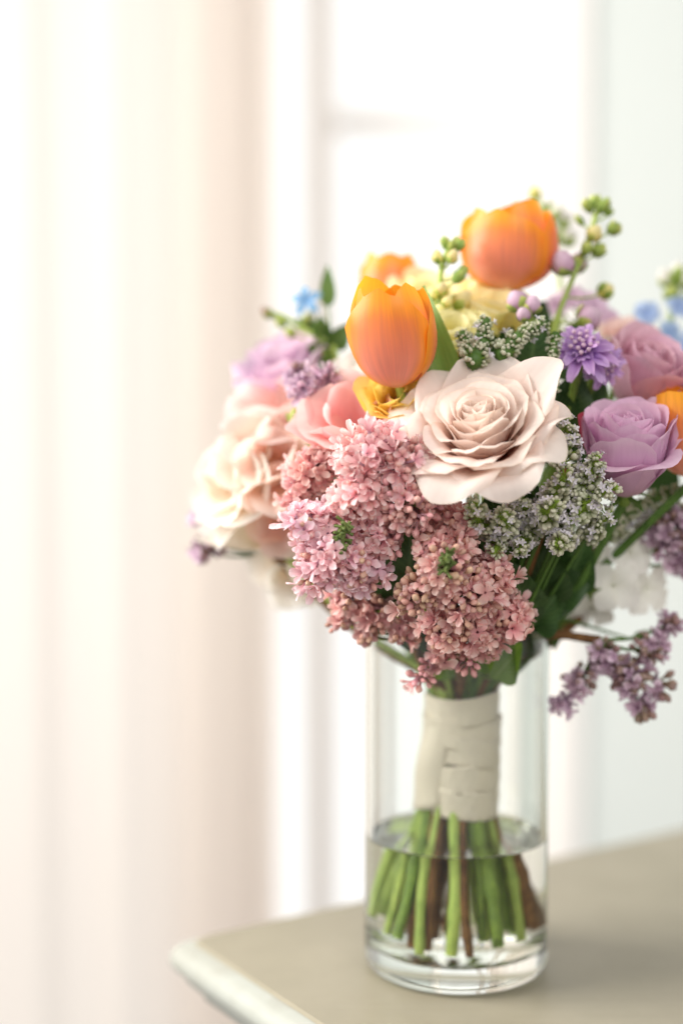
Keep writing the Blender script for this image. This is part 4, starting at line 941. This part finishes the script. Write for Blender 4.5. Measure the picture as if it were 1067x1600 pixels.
# ---- leaves
leafy('green leaf sprig at the rear beside the sky blue star flower', P(520, 560, 0.05), [(P(512, 480, 0.05), P(512, 414, 0.052), 0.0095), (P(505, 530, 0.048), P(500, 492, 0.04), 0.011), (P(520, 545, 0.045), P(545, 505, 0.04), 0.013), (P(520, 555, 0.05), P(478, 540, 0.04), 0.011), (P(510, 520, 0.05), P(462, 498, 0.05), 0.008), (P(525, 580, 0.04), P(500, 560, 0.03), 0.012)], slot=1, seed=1)
leafy('dark leaf sprig filling the gap beside the white flower head', P(845, 960, -0.02), [(P(850, 930, -0.02), P(925, 905, -0.03), 0.028), (P(835, 930, -0.025), P(880, 870, -0.04), 0.024), (P(830, 980, -0.03), P(868, 930, -0.045), 0.024), (P(815, 960, -0.035), P(830, 900, -0.05), 0.022), (P(830, 960, -0.02), P(895, 950, -0.03), 0.018)], mat='leaf_dark', kind='stem_dark', seed=10)
leafy('bright green leaf sprig under the dusty rose lilac', P(750, 1055, -0.02), [(P(745, 1050, -0.045), P(772, 1000, -0.052), 0.012), (P(770, 1060, -0.03), P(815, 1005, -0.045), 0.020), (P(700, 1060, -0.03), P(690, 1000, -0.045), 0.014)], mat='leaf_bright', seed=20)
leafy('broad dark leaf sprig inside the gap between the two sharp roses', P(880, 700, -0.015), [(P(880, 660, -0.03), P(905, 585, -0.035), 0.028), (P(900, 650, -0.02), P(945, 590, -0.03), 0.024), (P(870, 660, -0.03), P(865, 600, -0.04), 0.022), (P(905, 700, -0.02), P(895, 620, -0.035), 0.026)], mat='leaf_dark', kind='stem_dark', seed=30)
leafy('green leaf sprig inside the bouquet behind the tulip leaf', P(690, 640, 0.0), [(P(700, 600, -0.02), P(715, 545, -0.03), 0.02), (P(720, 600, -0.01), P(740, 540, -0.02), 0.024), (P(660, 620, -0.02), P(640, 560, -0.02), 0.022), (P(780, 560, -0.01), P(800, 510, -0.02), 0.02), (P(825, 590, -0.03), P(840, 500, -0.035), 0.03)], mat='leaf_dark', seed=40)
leafy('small drooping leaf sprig curling beside the vase rim', P(875, 965, -0.005), [(P(868, 975, -0.006), P(866, 1016, -0.006), 0.0065), (P(990, 1000, 0.0), P(1015, 985, 0.0), 0.006)], kind='stem_dark', seed=50)
leafy('dark leaf sprig deep below the heath clump', P(830, 960, -0.02), [(P(820, 960, -0.04), P(800, 880, -0.055), 0.026), (P(785, 860, -0.045), P(765, 765, -0.062), 0.034), (P(845, 850, -0.045), P(830, 755, -0.062), 0.034), (P(815, 830, -0.05), P(800, 750, -0.066), 0.03), (P(850, 940, -0.03), P(860, 850, -0.05), 0.028), (P(880, 920, -0.02), P(920, 840, -0.035), 0.028), (P(840, 900, -0.03), P(870, 790, -0.05), 0.03), (P(800, 1020, -0.02), P(815, 960, -0.035), 0.02)], mat='leaf_dark', kind='stem_dark', seed=60)
leafy('dark leaf sprig hidden behind the pink lilac sprays', P(620, 960, 0.0), [(P(600, 930, -0.04), P(575, 830, -0.064), 0.034), (P(650, 950, -0.04), P(630, 840, -0.064), 0.034), (P(720, 900, -0.05), P(690, 800, -0.062), 0.03), (P(640, 910, -0.052), P(642, 815, -0.070), 0.03), (P(660, 990, -0.02), P(600, 980, -0.035), 0.02), (P(690, 1000, -0.02), P(640, 1000, -0.04), 0.02), (P(520, 800, 0.0), P(480, 740, -0.02), 0.028)], mat='leaf_dark', kind='stem_dark', seed=70)
leafy('green leaf sprig deep behind the blush and lavender roses', P(800, 760, 0.02), [(P(820, 720, 0.0), P(850, 600, -0.02), 0.04), (P(920, 740, 0.01), P(960, 640, 0.0), 0.04), (P(760, 700, 0.0), P(720, 620, -0.01), 0.04), (P(900, 600, 0.02), P(900, 500, 0.02), 0.036), (P(1000, 760, 0.02), P(1050, 700, 0.01), 0.04), (P(640, 720, 0.01), P(560, 680, 0.0), 0.04), (P(820, 520, 0.04), P(850, 470, 0.03), 0.03)], mat='leaf_dark', seed=80)
# lily-like pale petal on the window side
cal = thing('calla_flower', 'narrow cream petal flower jutting out below the cream flower', 'flower', P(430, 850, 0.012))
leaf_part(cal, P(430, 850, 0.012), P(305, 845, 0.02), 0.020, 'cream', face=(-0.3, -0.6, 0.75), fold=0.7, bendz=-0.05, name='petal', wave=0.03, blunt=0.55)
leaf_part(cal, P(430, 840, 0.02), P(330, 800, 0.03), 0.020, 'white', face=(-0.3, -0.8, 0.3), fold=0.5, name='petal', seed=3)
stem(cal, P(430, 850, 0.012), 'stem_light', 0.002)
